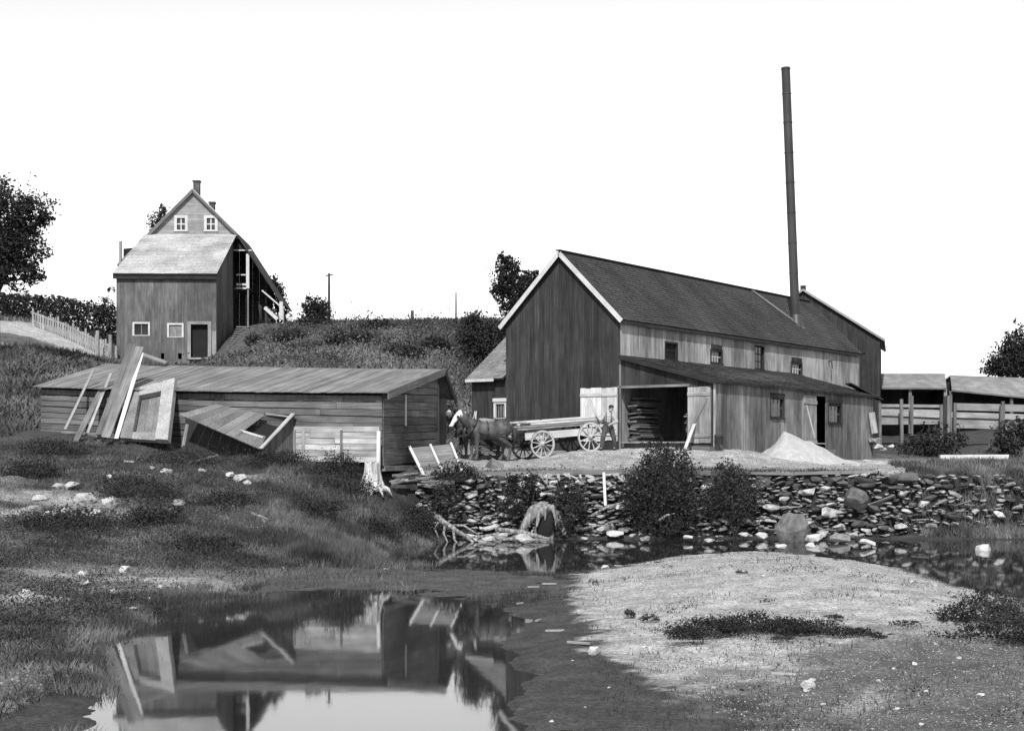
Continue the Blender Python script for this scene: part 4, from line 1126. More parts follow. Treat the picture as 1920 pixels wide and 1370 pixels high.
# bushes along the stone wall
plant('bush', 'largest dark bush, rising above the wall top in front of the barn door', 'bush', G(1240, 49.4), [lobe(1245, 905, 49.3, 130, 110), lobe(1230, 858, 49.5, 70, 60), lobe(1265, 860, 49.5, 70, 60), lobe(1215, 940, 49, 100, 90), lobe(1270, 950, 49, 100, 90), lobe(1240, 835, 49.6, 26, 30), lobe(1235, 985, 48.6, 90, 60), lobe(1190, 925, 49, 70, 70)], .07, 'leaf_dark', 15000, 21, trunk_r=.05)
plant('bush', 'dark bush on the wall between the largest bush and the sawdust pile', 'bush', G(1375, 49.4), [lobe(1372, 925, 49.2, 100, 80), lobe(1365, 885, 49.6, 60, 44), lobe(1390, 950, 49, 60, 60), lobe(1340, 940, 49.2, 60, 60)], .07, 'leaf_dark', 7500, 22, trunk_r=.04)
plant('bush', 'dark bush below the hanging bark strips on the wall', 'bush', G(1060, 49.2), [lobe(1065, 925, 49.2, 70, 60), lobe(1055, 965, 48.9, 60, 70), lobe(1085, 945, 49, 50, 50)], .08, 'leaf_dark', 2000, 23, trunk_r=.04)
plant('bush', 'dark bush on the wall just left of the bark strips', 'bush', G(980, 49.6), [lobe(982, 905, 49.8, 66, 54), lobe(965, 945, 49.2, 60, 50)], .08, 'leaf_dark', 1600, 24, trunk_r=.04)
plant('bush', 'rounded dark bush below the leaning slatted panel', 'bush', G(850, 50.2), [lobe(852, 890, 50.0, 90, 44), lobe(850, 905, 49.8, 100, 40)], .07, 'weed', 3200, 25, trunk_r=.03)
plant('bush', 'dark leafy bush between the stump and the white root', 'bush', G(830, 48.6), [lobe(832, 935, 48.6, 60, 60), lobe(815, 960, 48.4, 50, 40)], .08, 'leaf_dark', 1300, 26, trunk_r=.03)
plant('bush', 'low dark bush on the grass right of the sawmill', 'bush', G(1755, 74), [lobe(1760, 825, 74, 110, 50), lobe(1735, 838, 74, 110, 30)], .13, 'weed', 2400, 27, trunk_r=.04)
plant('bush', 'dark bush at the right edge in front of the rail fence', 'bush', G(1900, 72), [lobe(1900, 820, 72, 70, 70), lobe(1880, 840, 72, 60, 40), lobe(1915, 800, 72, 40, 50)], .13, 'leaf_dark', 2200, 28, trunk_r=.04)
plant('bush', 'sprawling dark weeds at the right end of the gravel bar', 'bush', G(1850, 26), [globe(1850, 1150, 170, 50, 120), globe(1900, 1180, 140, 60, 120), globe(1790, 1150, 80, 34, 80), globe(1850, 1120, 140, 36, 60), globe(1820, 1185, 120, 30, 80)], .036, 'weed', 6500, 29, trunk_r=.012)
plant('bush', 'low dark weed band across the middle of the gravel bar', 'bush', G(1400, 21.5), [globe(1330, 1180, 150, 44, 60), globe(1420, 1170, 160, 42, 60), globe(1510, 1176, 130, 36, 60), globe(1285, 1194, 80, 44, 60), globe(1590, 1184, 90, 22, 50), globe(1650, 1190, 60, 12, 40)], .028, 'weed', 15000, 30, trunk_r=.006)
for i, (px, Y, w, h, lab) in enumerate(((1180, 24.2, 24, 18, 'small weed tuft at the left end of the gravel bar weeds'), (1215, 23.4, 34, 16, 'weed tuft beside the left end of the dark weed band'), (1290, 21.6, 80, 22, 'thin weed patch below the left end of the dark weed band'), (1565, 22.5, 40, 12, 'small weed tuft right below the weed band'), (1695, 21.8, 60, 14, 'weed tuft near the right edge of the gravel bar'), (1575, 34, 26, 14, 'small weed tuft high on the right of the gravel bar'), (1700, 40.0, 30, 12, 'small weed tuft on the right crest of the gravel bar'), (1390, 30, 26, 8, 'small weed tuft above the middle of the weed band'), (1460, 20.6, 60, 14, 'weed tuft under the middle of the weed band'))):
    g = G(px, Y)
    plant('weed_tuft', lab, 'weed', g, [((g.x, g.y, g.z + h * Y / F * .4), (w * Y / F / 2, w * Y / F / 2, h * Y / F / 2))], .025, 'weed', 450, 60 + i, trunk_r=.006, stems=6)
for i, (px, Y, w, h, lab) in enumerate(((520, 47.8, 120, 34, 'dark weeds below the tilted crate'), (600, 47.3, 130, 22, 'dark weeds under the pale shed planks'), (640, 47.4, 80, 44, 'dark weeds left of the stump roots'), (775, 46.9, 70, 36, 'dark weeds below the stump'), (640, 45.8, 140, 44, 'broad dark weeds halfway down the bank'), (770, 46.0, 90, 36, 'dark weeds beside the white root'), (250, 41.6, 180, 46, 'dark weeds right of the pale stones on the left bank'), (120, 36.5, 200, 40, 'dark weeds at the foot of the left bank'), (290, 38.5, 120, 36, 'darkest weed clump in the hollow of the left bank'), (340, 47.5, 170, 30, 'dark grassy weeds below the leaning frame'), (100, 48, 130, 30, 'dark weeds at the foot of the leaning boards'), (420, 41.8, 130, 26, 'low weeds on the middle of the left bank'), (705, 44.6, 90, 34, 'dark weeds low on the bank left of the pointed white stone'), (590, 43.6, 110, 30, 'dark weeds low on the bank above the tall grass'), (60, 44.5, 120, 36, 'dark weeds at the left edge above the pale stones'), (380, 36.5, 160, 30, 'dark weeds above the lower left shore'))):
    g = G(px, Y)
    plant('weeds', lab, 'weeds', g, [((g.x, g.y, g.z + h * Y / F * .25), (w * Y / F / 2, w * Y / F * .4, h * 1.5 * Y / F / 2))], .05, 'weed', 4200, 80 + i, trunk_r=.012, stems=6)

# grass: blades nobody could count
def grass(name, label, xs, ys, hmin, hmax, wid, mt, seed, lean=.35, zr=(-.01, 99)):
    rng = np.random.default_rng(seed)
    z = ground_z(xs, ys); k = (z > zr[0]) & (z < zr[1])
    xs, ys, z = xs[k], ys[k], z[k]; n = len(xs)
    h = rng.uniform(hmin, hmax, n); a = rng.uniform(0, math.pi, n)
    dx, dy = np.cos(a) * wid / 2, np.sin(a) * wid / 2
    lx, ly = rng.normal(0, lean, n) * h, rng.normal(0, lean, n) * h
    V = np.stack([np.stack([xs - dx, ys - dy, z - .02], -1), np.stack([xs + dx, ys + dy, z - .02], -1), np.stack([xs + lx, ys + ly, z + h], -1)], 1).reshape(-1, 3)
    o = mobj(name, np_mesh(name, V, np.arange(3 * n).reshape(-1, 3), mt))
    return tag(o, label, 'grass', kind='stuff')
rng = np.random.default_rng(31)
n = 220000
ys = 12 + 39 * rng.random(n) ** .8; xs = -5.2 - rng.random(n) ** 1.2 * (ys * .5 - 3)
keep = (rough(xs, ys, .55, 8) < .35) | (rng.random(n) < .22)
keep &= (rough(xs, ys, 1.9, 2) < .6) | (rng.random(n) < .4)
keep &= (bare(xs, ys) < .4) | (rng.random(n) < .08)
grass('bank_grass', 'rough grass over the left bank', xs[keep], ys[keep], .02, .13, .026, 'grass_dry', 32, .8)
n = 26000
ys = 36 + 12 * rng.random(n); xs = -2.6 - rng.random(n) * 5
grass('bank_edge_grass', 'taller grass at the water edge of the bank', xs, ys, .06, .3, .022, 'grass_dry', 33, .4)
n = 160000
ys = 14 + 34 * rng.random(n); xs = -9 + 7 * rng.random(n)
kp_ = (rough(xs, ys, 1.5, 3) > -.4) & ((mudflat(xs, ys) < .5) | (rng.random(n) < .05))
grass('shore_grass', 'ragged fringe of grass along the left shore', xs[kp_], ys[kp_], .04, .22, .018, 'grass_dry', 47, .45, (-.05, .07))
n = 9000
ys = 36.6 + 4 * rng.random(n) ** 2; xs = -3.9 - 1.6 * rng.random(n) - (ys - 37) * -.05
grass('reeds', 'clump of tall grass standing at the edge of the pond', xs, ys, .2, .55, .022, 'grass_dry', 46, .15)
n = 120000
ys = 49 + 60 * rng.random(n); xs = -36 + 39 * rng.random(n)
keep = ~(blob(xs, ys, -31.5, 96, 5, 10.5, .1) > .5) & ~((xs > -27.5) & (xs < -15.5) & (ys > 99.4)) & ~((xs > -19.3) & (xs < -17.6) & (ys > 97.5))
su_ = (xs + 4.25) * SU.x + (ys - 49) * SU.y
inshed = (su_ < .5) & (su_ > -13.3) & (((xs + 4.25) * -SN.x + (ys - 49) * -SN.y) < 7)
keep &= ~inshed & ~((xs > -2) & (ys < 66)) & ((ys > 57) | (xs < -17))
grass('hill_grass', 'rough grass over the hill behind the shed', xs[keep], ys[keep], .08, .4, .09, 'grass_hill', 34, .6)
# brush over the hill and clover over the banks: low leaves nobody could count
def brush(name, label, n_cl, fx, fy, rad, per, leaf, mt, seed, test=None):
    rng = np.random.default_rng(seed); C = []
    while len(C) < n_cl:
        y = fy(rng); x = fx(rng, y)
        if test and not test(x, y): continue
        r = rad * rng.uniform(.5, 1.5); k = int(per * rng.uniform(.5, 1.4))
        q = rng.normal(size=(k, 3)) * np.array([r, r, r * .45]) + np.array([x, y, 0]); q[:, 2] = np.abs(q[:, 2]); gq = ground_z(q[:, 0], q[:, 1]); q[:, 2] += gq; q = q[gq > .03]; C.append(q)
    V, Fc = leaf_quads(np.concatenate(C), leaf, .6, rng)
    return tag(mobj(name, np_mesh(name, V, Fc, mt)), label, 'brush', kind='stuff')
def clear_hill(x, y): return not (-34 < x < -16.5 and y > 88) and not (x > -1.5 and y < 67) and ((x + 4.25) * -SN.x + (y - 49) * -SN.y > 7.5) and not (-19.6 < x < -17.4 and y > 96)
brush('hill_brush', 'dark low brush dotted over the hill behind the shed', 60, lambda r, y: r.uniform(-.34, .0) * y, lambda r: r.uniform(60, 101), .6, 160, .12, 'weed', 41, clear_hill)
brush('hill_pale_brush', 'paler low brush dotted over the hill behind the shed', 150, lambda r, y: r.uniform(-.2, -.02) * y, lambda r: r.uniform(60, 101), .6, 120, .1, 'grass_hill', 42, clear_hill)
brush('bank_clover', 'low dark leaves spread over the left bank', 420, lambda r, y: -5.8 - r.random() * (y * .36 - 3), lambda r: r.uniform(20, 49), .45, 120, .036, 'weed', 43, lambda x, y: float(bare(np.array(x), np.array(y))) < .15)
brush('wall_weeds', 'weeds sprouting between the stones of the wall', 130, lambda r, y: r.uniform(-3, 18), lambda r: r.uniform(49.5, 50.6), .22, 50, .06, 'leaf_dark', 44)
brush('bar_weeds', 'small weeds dotted over the gravel bar', 46, lambda r, y: r.uniform(2.0, 9.5), lambda r: r.uniform(15, 40), .12, 40, .03, 'weed', 45)
n = 70000
ys = 51.2 + 34 * rng.random(n) ** 1.2; xs = 14 + 34 * rng.random(n) ** 1.4
keep = (xs - 15 > (ys - 60) * .2) & ((xs > 17) | (ys < 56) | (rng.random(n) < .2)) & (xs > 12.5 + (ys - 51) * .45 * (ys > 60))
grass('field_grass', 'short grass right of the sawmill', xs[keep], ys[keep], .06, .3, .05, 'grass_dry', 35)
n = 26000
ys = 12 + 32 * rng.random(n); xs = 1.0 + rng.random(n) * 11
keep = (rough(xs, ys, 1.6, 9) > .75) | ((ys < 20.5 + (xs - 3) * .3) & (rough(xs, ys, 2.2, 3) < .3)) | (xs > 9.3)
grass('bar_grass', 'thin grass and weeds scattered on the gravel bar', xs[keep], ys[keep], .02, .09, .014, 'weed', 36)
n = 9000
ys = 48.7 + 2.6 * rng.random(n); xs = 13.5 + 6.5 * rng.random(n)
grass('wall_end_grass', 'grass over the right end of the bank', xs, ys, .1, .35, .04, 'grass_dry', 37)
n = 5000
ys = 50.5 + 1.2 * rng.random(n); xs = -3.5 + 16 * rng.random(n)
grass('wall_top_grass', 'sparse grass along the top of the stone wall', xs, ys, .04, .16, .025, 'grass_dry', 38)
n = 3500
n = 30000
ys = 24 + 12.5 * rng.random(n); xs = -4.8 + 6.6 * rng.random(n)
kp_ = (rough(xs, ys, 1.1, 6) + rough(xs, ys, 3.2, 1) * .5 > .75 + np.clip(-xs - 1, 0, 3) * .25 + np.clip(29 - ys, 0, 5) * .15) | (rng.random(n) < .02)
xs, ys = xs[kp_], ys[kp_]
grass('mud_grass', 'sparse blades in the wet mud', xs, ys, .03, .12, .015, 'weed', 39)

def gravel(name, label, xs, ys, smin, smax, mt, seed):
    rng = np.random.default_rng(seed); z = ground_z(xs, ys); k = z > .015; xs, ys, z = xs[k], ys[k], z[k]; n = len(xs)
    s_ = rng.uniform(smin, smax, n) * rng.uniform(.5, 1, n); a = rng.uniform(0, 6.28, n); ps = []
    for j in range(3):
        q = a + j * 2.1 + rng.uniform(-.4, .4, n); ps.append(np.stack([xs + np.cos(q) * s_, ys + np.sin(q) * s_, z - .004], -1))
    ps.append(np.stack([xs + rng.normal(0, .2, n) * s_, ys + rng.normal(0, .2, n) * s_, z + s_ * rng.uniform(.3, .7, n)], -1))
    V = np.stack(ps, 1).reshape(-1, 3); i = np.arange(n)[:, None] * 4
    Fc = np.concatenate([i + np.array([[0, 1, 3]]), i + np.array([[1, 2, 3]]), i + np.array([[2, 0, 3]])])
    return tag(mobj(name, np_mesh(name, V, Fc, mt)), label, 'gravel', kind='stuff')
rng = np.random.default_rng(51); n = 60000
ys = 13 + 30 * rng.random(n) ** 1.1; xs = .3 + rng.random(n) * 10.5
kk_ = xs + rough(xs, ys, .9) * .2 > 1.5 + np.where(ys < 21, (21 - ys) * .12, 0); xs, ys = xs[kk_], ys[kk_]
gravel('bar_gravel', 'fine gravel over the bar', xs, ys, .006, .022, 'stone', 52)
gravel('bar_dark_gravel', 'dark bits among the gravel of the bar', xs[::4] + .05, ys[::4] + .05, .006, .026, 'dark_boards', 53)
ys = 51 + 11 * rng.random(n); xs = -3.5 + rng.random(n) * 18
gravel('yard_chips', 'chips and bark strewn over the yard', xs[::3], ys[::3], .015, .05, 'grey_boards', 54)
ys = 13 + 33 * rng.random(n); xs = -5.3 - rng.random(n) * (ys * .36 - 3)
gravel('bank_gravel', 'pale grit between the grass of the left bank', xs[::3], ys[::3], .01, .045, 'stone', 55)

# ------------------------------------------------------------------ yard timber: wall-top beams, panels, boards
def loose(name, label, cat, p0, p1, w, t, mt, group=None, side=None, roll=0.0):
    return tag(beam(name, p0, p1, w, t, mt, None, side, roll), label, cat, group, 'thing')
Yw = 50.55
loose('timber_beam', 'long grey timber edging the wall top below the wagon', 'timber', P(905, 889, Yw), P(1180, 884, Yw), .3, .16, 'grey_boards', side=Vector((0, 1, 0)))
loose('timber_beam', 'dark lower timber under the wall-top edging', 'timber', P(930, 897, Yw - .05), P(1165, 895, Yw), .22, .1, 'shed_boards', side=Vector((0, 1, 0)))
loose('timber_beam', 'long flat timber edging the wall top below the barn door', 'timber', P(1185, 885, Yw), P(1330, 888, Yw), .7, .1, 'shed_boards', side=Vector((0, 1, 0)))
loose('timber_beam', 'long flat timber edging the wall top below the sawdust pile', 'timber', P(1485, 887, Yw), P(1640, 884, Yw + .1), .7, .1, 'grey_boards', side=Vector((0, 1, 0)))
loose('timber_beam', 'flat grey timber on the wall top between the dark bush and the sawdust pile', 'timber', P(1340, 885, Yw), P(1478, 888, Yw), .7, .09, 'grey_boards', side=Vector((0, 1, 0)))
loose('timber_beam', 'third thin timber tucked under the wall-top edging', 'timber', P(1010, 903, Yw - .15), P(1150, 901, Yw - .1), .16, .08, 'grey_boards', side=Vector((0, 1, 0)))
loose('stake', 'white stake standing against the wall below the wagon', 'stake', P(1135, 948, 49.3), P(1132, 886, 50.1), .085, .06, 'white_paint', side=Vector((1, 0, 0)))
R3 = random.Random(3)
for kk, (px, py, dx, dy) in enumerate(((1012, 888, 10, 16), (1022, 890, 4, 20), (1046, 888, 3, 13), (1058, 887, 12, 10), (1064, 887, 5, 12), (1087, 889, 4, 12), (1148, 887, 8, 10), (1155, 887, 18, 20), (1166, 890, 8, 18), (1190, 890, 6, 10))):
    a, b = P(px, py, 50.25), P(px + dx, py + dy, 50.05)
    m = MB(); q = a.lerp(b, .5) - Vector((0, .08, 0)) ; s = Vector((.045, 0, .01)) * R3.uniform(.8, 1.8)
    th = Vector((0, .012, 0))
    for e in (1,):
        m.add([a - s, a + s, q + s * .8, q - s * .9, b + s * .2, b - s * .3, a - s + th, a + s + th, q + s * .8 + th, q - s * .9 + th, b + s * .2 + th, b - s * .3 + th],
              [(0, 1, 2, 3), (3, 2, 4, 5), (7, 6, 9, 8), (8, 9, 11, 10), (0, 3, 9, 6), (3, 5, 11, 9), (1, 7, 8, 2), (2, 8, 10, 4), (5, 4, 10, 11), (0, 6, 7, 1)])
    tag(m.build('bark_strip', 'pale_boards'), ORD[kk + 1] + ' pale strip of bark from the left hanging over the wall-top timber', 'bark', 'bark strips hanging over the wall')

for k in range(22):
    x = -2.2 + k * .82 + R3.uniform(-.3, .3); zz = R3.uniform(.25, 1.9); y = float(wall_line(np.array(x))) - .72 + zz * .42; a_ = R3.uniform(-.5, .5); ln = R3.uniform(.4, 1.1)
    v = Vector((math.cos(a_), R3.uniform(-.25, .25), math.sin(a_) * .8)) * ln / 2; c = Vector((x, y, zz))
    loose('board_scrap', ORD[k + 1] + ' broken board scrap from the left among the stones of the wall', 'board', c - v, c + v, R3.uniform(.06, .14), .03, R3.choice(['pale_boards', 'grey_boards', 'bleached_wood', 'shed_boards']), 'board scraps among the stones', side=Vector((0, 1, R3.uniform(-1, 1))))
# slatted panel leaning on the bank
pa, pb, pc, pd = P(766, 840, 51.2), P(848, 833, 51.6), P(868, 884, 50.4), P(793, 893, 50.2)
panel = thing('slatted_panel', 'board panel with three white battens lying on the bank right of the stump', 'panel', tuple(pd))
for k in range(6):
    t = (k + .5) / 6; a, b = pa.lerp(pd, t), pb.lerp(pc, t)
    beam('plank', a, b, (pd - pa).length / 6 - .012, .03, 'grey_boards', panel, side=(pd - pa))
nrm = (pb - pa).cross(pd - pa).normalized()
if nrm.y > 0: nrm = -nrm
for t, w in ((.02, .1), (.5, .075), (.97, .075)):
    a, b = pa.lerp(pb, t) + nrm * .05, pd.lerp(pc, t) + nrm * .05
    beam('batten', a + (a - b) * .03, b + (b - a) * .03, w, .04, 'white_paint', panel, side=(pb - pa))
# boards leaning at the shed's left end
def lean(px0, py0, Y0, px1, py1, Y1, w, mt, lab, t=.03):
    return loose('leaning_board', lab, 'board', P(px0, py0, Y0), P(px1, py1, Y1), w, t, mt, side=Vector((1, 0, 0)))
lean(122, 805, 50.5, 176, 692, 52.3, .09, 'pale_boards', 'thin pale pole leaning on the shed eave, leftmost of the leaning boards')
lean(164, 812, 50.4, 208, 700, 52.2, .09, 'pale_boards', 'thin pale lath leaning on the shed, second from the left')
lean(186, 815, 50.35, 248, 645, 52.4, .26, 'shed_boards', 'wide dark board leaning high against the shed roof')
lean(198, 820, 49.9, 262, 650, 52.2, .3, 'grey_boards', 'wide pale plank leaning high against the shed roof')
lean(218, 822, 49.8, 266, 662, 52.1, .14, 'new_lumber', 'narrow bright plank leaning right of the wide pale plank')
lean(140, 830, 50.2, 196, 720, 51.9, .2, 'grey_boards', 'short grey plank behind the thin laths')
loose('fallen_board', 'pale board lying across the grass at the shed roof left of the house door', 'board', P(262, 662, 56), P(312, 680, 56), .3, .04, 'pale_boards', side=Vector((0, 1, .3)))
fr_t = thing('door_frame_panel', 'pale plank door frame with dark opening leaning on the shed', 'frame', tuple(G(275, 50.2)))
fa, fb_, fc, fd = P(247, 738, 51.45), P(333, 716, 51.15), P(320, 832, 49.7), P(229, 826, 49.95)
vn = (fb_ - fa).cross(fd - fa).normalized(); vn = vn if vn.y < 0 else -vn
def fq(s, t, k=0.0): return fa.lerp(fb_, s).lerp(fd.lerp(fc, s), t) + vn * k
def quad_part(name, s0, s1, t0, t1, k0, k1, mt, parent):
    m = MB(); q = [fq(s0, t0, k1), fq(s1, t0, k1), fq(s1, t1, k1), fq(s0, t1, k1), fq(s0, t0, k0), fq(s1, t0, k0), fq(s1, t1, k0), fq(s0, t1, k0)]
    m.add(q, [(3, 2, 1, 0), (4, 5, 6, 7), (0, 1, 5, 4), (1, 2, 6, 5), (2, 3, 7, 6), (3, 0, 4, 7)])
    return m.build(name, mt, parent)
quad_part('stile', 0, .24, 0, 1, 0, .16, 'grey_boards', fr_t); quad_part('stile', .74, 1, 0, 1, 0, .22, 'pale_boards', fr_t)
quad_part('head_rail', .24, .74, 0, .17, 0, .2, 'pale_boards', fr_t); quad_part('bottom_rail', .24, .74, .87, 1, 0, .15, 'pale_boards', fr_t)
for k in range(3):
    quad_part('plank', .245 + k * .165, .405 + k * .165, .17, .87, -.06, -.03, 'grey_boards', fr_t)
# collapsed box on its side in front of the shed
crate = thing('collapsed_box', 'collapsed grey plank box with dark opening tipped over before the shed', 'box', tuple(G(450, 49)))
ca, cb, cc, cd = P(336, 776, 49.6), P(405, 757, 50.4), P(550, 777, 49.7), P(489, 842, 48.4)
ce = P(348, 792, 49.0)
def panel_board(p0, p1, p2, p3, k, n, mt, name='plank', off=0.0, th=.03):
    a, b = p0.lerp(p3, k / n), p1.lerp(p2, k / n); c, d = p1.lerp(p2, (k + .97) / n), p0.lerp(p3, (k + .97) / n)
    nn = (b - a).cross(d - a).normalized(); nn = nn if nn.z > 0 else -nn
    q = [a, b, c, d]; q = [v + nn * off for v in q] + [v + nn * (off - th) for v in q]
    m = MB(); m.add(q, [(0, 1, 2, 3), (7, 6, 5, 4), (0, 4, 5, 1), (1, 5, 6, 2), (2, 6, 7, 3), (3, 7, 4, 0)])
    return m.build(name, mt, crate)
hole0, hole1, hole2, hole3 = P(455, 806, 49.25), P(497, 777, 49.9), P(540, 781, 49.7), P(500, 818, 48.9)
for k in range(6):
    panel_board(ca.lerp(ce, .0), cb, hole1.lerp(cc, .02), cd.lerp(ca, .32), k, 6, 'grey_boards')
panel_board(cd.lerp(ca, .34), hole0.lerp(cd, 0), hole3, cd, 0, 1, 'grey_boards')
beam('edge_board', cd + Vector((0, -.02, .02)), cc + Vector((0, -.02, .03)), .16, .04, 'pale_boards', crate, side=Vector((1, 0, .4)))
beam('edge_board', P(450, 806, 49.2), P(494, 820, 48.8), .09, .05, 'white_paint', crate)
beam('edge_board', P(500, 776, 50.1), P(546, 781, 49.75), .1, .05, 'pale_boards', crate)
m = MB(); q = [P(450, 800, 49.35) - ZUP * .35, P(500, 774, 50.0) - ZUP * .35, P(545, 782, 49.8) - ZUP * .45, P(497, 822, 48.9) - ZUP * .35]
m.add(q + [v - ZUP * .03 for v in q], [(0, 1, 2, 3), (7, 6, 5, 4), (0, 4, 5, 1), (1, 5, 6, 2), (2, 6, 7, 3), (3, 7, 4, 0)]); m.build('inner_floor', 'interior_dark', crate)
for nm, a, b, mt in (('side_panel', cd, cc, 'shed_boards'), ('side_panel', ca, cd, 'dark_boards')):  # second panel is dark and set back, standing for shadow beneath the box
    k_ = .9 if a is ca else .1
    g0, g1 = Vector((a.x, a.y + k_, gz(a.x, a.y) - .1)), Vector((b.x, b.y + k_, gz(b.x, b.y) - .1))
    m = MB(); q = [a - ZUP * .05 + Vector((0, k_, 0)), b - ZUP * .05 + Vector((0, k_, 0)), g1, g0]
    m.add(q + [v + Vector((.0, .04, 0)) for v in q], [(0, 1, 2, 3), (7, 6, 5, 4), (0, 4, 5, 1), (1, 5, 6, 2), (2, 6, 7, 3), (3, 7, 4, 0)]); m.build(nm, mt, crate)
beam('prop', P(343, 838, 48.9), P(351, 795, 49.0), .09, .07, 'pale_boards', crate)
loose('stick', 'pale stick lying on the grass below the leaning frame, nearer the frame', 'stick', G(296, 48.2, .06), G(352, 49.0, .12), .06, .05, 'pale_boards')
loose('stick', 'pale stick lying on the grass below the collapsed box', 'stick', G(352, 47.6, .06), G(408, 48.4, .1), .06, .05, 'pale_boards')
loose('stick', 'short pale stick in the grass below the leaning frame', 'stick', G(233, 47.4, .05), G(252, 47.4, .05), .06, .05, 'pale_boards')
loose('log', 'long pale weathered log lying down the middle of the left bank', 'log', G(412, 42.5, .08), G(502, 41.2, .08), .14, .12, 'bleached_wood')
loose('stick', 'thin straight stick lying near the water at the lower left', 'stick', G(140, 29, .05), G(275, 30.2, .06), .035, .03, 'pale_boards')
loose('log', 'pale log lying on the grass at the right in front of the bush', 'log', G(1762, 67, .2), G(1890, 67, .25), .26, .22, 'new_lumber')
loose('fallen_board', 'pale board lying at the foot of the sawdust pile', 'board', P(1618, 862, 63), P(1655, 866, 63), .2, .05, 'new_lumber')
loose('leaning_board', 'bright board leaning against the right door of the opening', 'board', P(1284, 843, 56.6), P(1305, 787, 58.2), .13, .03, 'new_lumber', side=gab.U)
loose('leaning_board', 'pale post leaning at the far corner of the sawmill', 'board', P(1640, 812, 70.3), P(1634, 773, 70.3), .3, .1, 'pale_boards', side=Vector((1, 0, 0)))
for k, (px, Y, dx, a) in enumerate(((1085, 29, .2, .6), (1000, 31, .25, .3), (1040, 23, .3, .2), (1010, 24.5, .2, 1.2), (1030, 31.5, .3, .1), (1160, 37, .25, 2.4), (1120, 21.5, .3, .3), (1085, 20.8, .35, 2.6), (1470, 18.3, .3, 2.7), (975, 27.5, .15, .9))):
    g = G(px, Y, .03); v = Vector((math.cos(a), math.sin(a), 0)) * dx / 2
    loose('wood_chip', 'pale splinter of wood lying on the mud and gravel', 'wood', g - v, g + v, .05, .025, 'pale_boards', 'pale splinters on the mud')

# cube of wood tipped on a corner, small lumber heap behind it
m = MB(); c = P(926, 879, 53.0); Mx = Matrix.Translation(c) @ Matrix.Rotation(.65, 4, 'Y') @ Matrix.Rotation(.5, 4, 'X') @ Matrix.Rotation(.3, 4, 'Z')
box_o = thing('wooden_crate', 'small board crate tipped on its corner near the horses', 'crate', tuple(c))
for k in range(3):
    mobj('plank', box_mesh(.15, .025, .46, 'pale_boards'), box_o, Mx @ Matrix.Translation((-.16 + k * .16, -.22, 0)))
    mobj('plank', box_mesh(.15, .025, .46, 'shed_boards'), box_o, Mx @ Matrix.Translation((-.16 + k * .16, .22, 0)))
for s in (-1, 1):
    mobj('end_panel', box_mesh(.025, .42, .46, 'shed_boards'), box_o, Mx @ Matrix.Translation((s * .245, 0, 0)))
    mobj('end_panel', box_mesh(.46, .41, .025, 'grey_boards'), box_o, Mx @ Matrix.Translation((0, 0, s * .245)))
for k in range(16):
    r = k // 3; y = 860 - r * 5; x0 = 893 + R3.uniform(-4, 8); Y = 56.6 + (k % 3) * .3
    loose('slab_board', ORD[k + 1] + ' slab from the bottom of the low heap behind the horses', 'board', P(x0, y + R3.uniform(-1.5, 1.5), Y), P(x0 + R3.uniform(38, 52), y + R3.uniform(-1, 3), Y + .3), .28, .07, R3.choice(['grey_boards', 'shed_boards', 'pale_boards', 'grey_boards']), 'slabs heaped behind the horses', side=Vector((0, 1, 0)))
# bark and slab waste between stump and panel
for k in range(14):
    px = R3.uniform(722, 808); py = R3.uniform(889, 912); a = P(px, py, 49.8 - (py - 889) * .03)
    loose('slab_waste', 'twisted slab of bark waste lying right of the stump', 'bark', a, a + Vector((R3.uniform(.35, .9), R3.uniform(-.15, .2), R3.uniform(-.1, .14))), R3.uniform(.1, .2), .05, R3.choice(['bleached_wood', 'shed_boards', 'grey_boards']), 'bark waste by the stump', side=Vector((0, 1, R3.uniform(-.5, .5))))
# rough slabs stacked inside the doorway against the left wall
for k in range(26):
    zz = door_z0 + .07 + k * .078; n0 = -.35 - R3.uniform(0, .35) - (.12 if k > 18 else 0)
    uu = .25 + R3.uniform(-.05, .2)
    if zz > d_z1 - .35: break
    loose('slab_board', ORD[k + 1] + ' slab from the bottom of the stack left inside the barn doorway', 'board', gab.pt(uu, n0, zz), gab.pt(uu + .05, n0 - 1.5 - R3.uniform(0, .3), zz + R3.uniform(-.02, .02)), .42, .06, R3.choice(['grey_boards', 'shed_boards', 'shed_boards', 'dark_boards']), 'slabs stacked in the doorway', side=gab.U, roll=R3.uniform(-.12, .12))
for k in range(9):
    zz = door_z0 + .07 + k * .085
    loose('slab_board', ORD[k + 1] + ' slab from the bottom of the stack right inside the barn doorway', 'board', gab.pt(d_u1 - .1, -.25 - R3.uniform(0, .2), zz + .35), gab.pt(d_u1 - .1, -2.2, zz + .35), .4, .05, R3.choice(['grey_boards', 'shed_boards']), 'slabs stacked right of the doorway', side=gab.U)
bkt = thing('barrel', 'dark wooden bucket hanging at the lean-to corner by the door', 'bucket', tuple(P(1347, 835, 57.4)))
m = MB(); m.tube([P(1348, 834, 57.3), P(1348, 815, 57.3)], [.16, .18], 14); m.build('body', 'dark_boards', bkt)
m = MB(); m.tube([P(1348, 818, 57.3), P(1348, 816, 57.3)], [.19, .19], 14); m.build('hoop', 'iron', bkt)
bl = P(1312, 843, 57.6)
loose('timber_block', 'grey timber block under the right door of the opening', 'timber', P(1296, 841, 57.9), P(1336, 842, 57.3), .4, .22, 'shed_boards', side=Vector((0, 1, 0)))

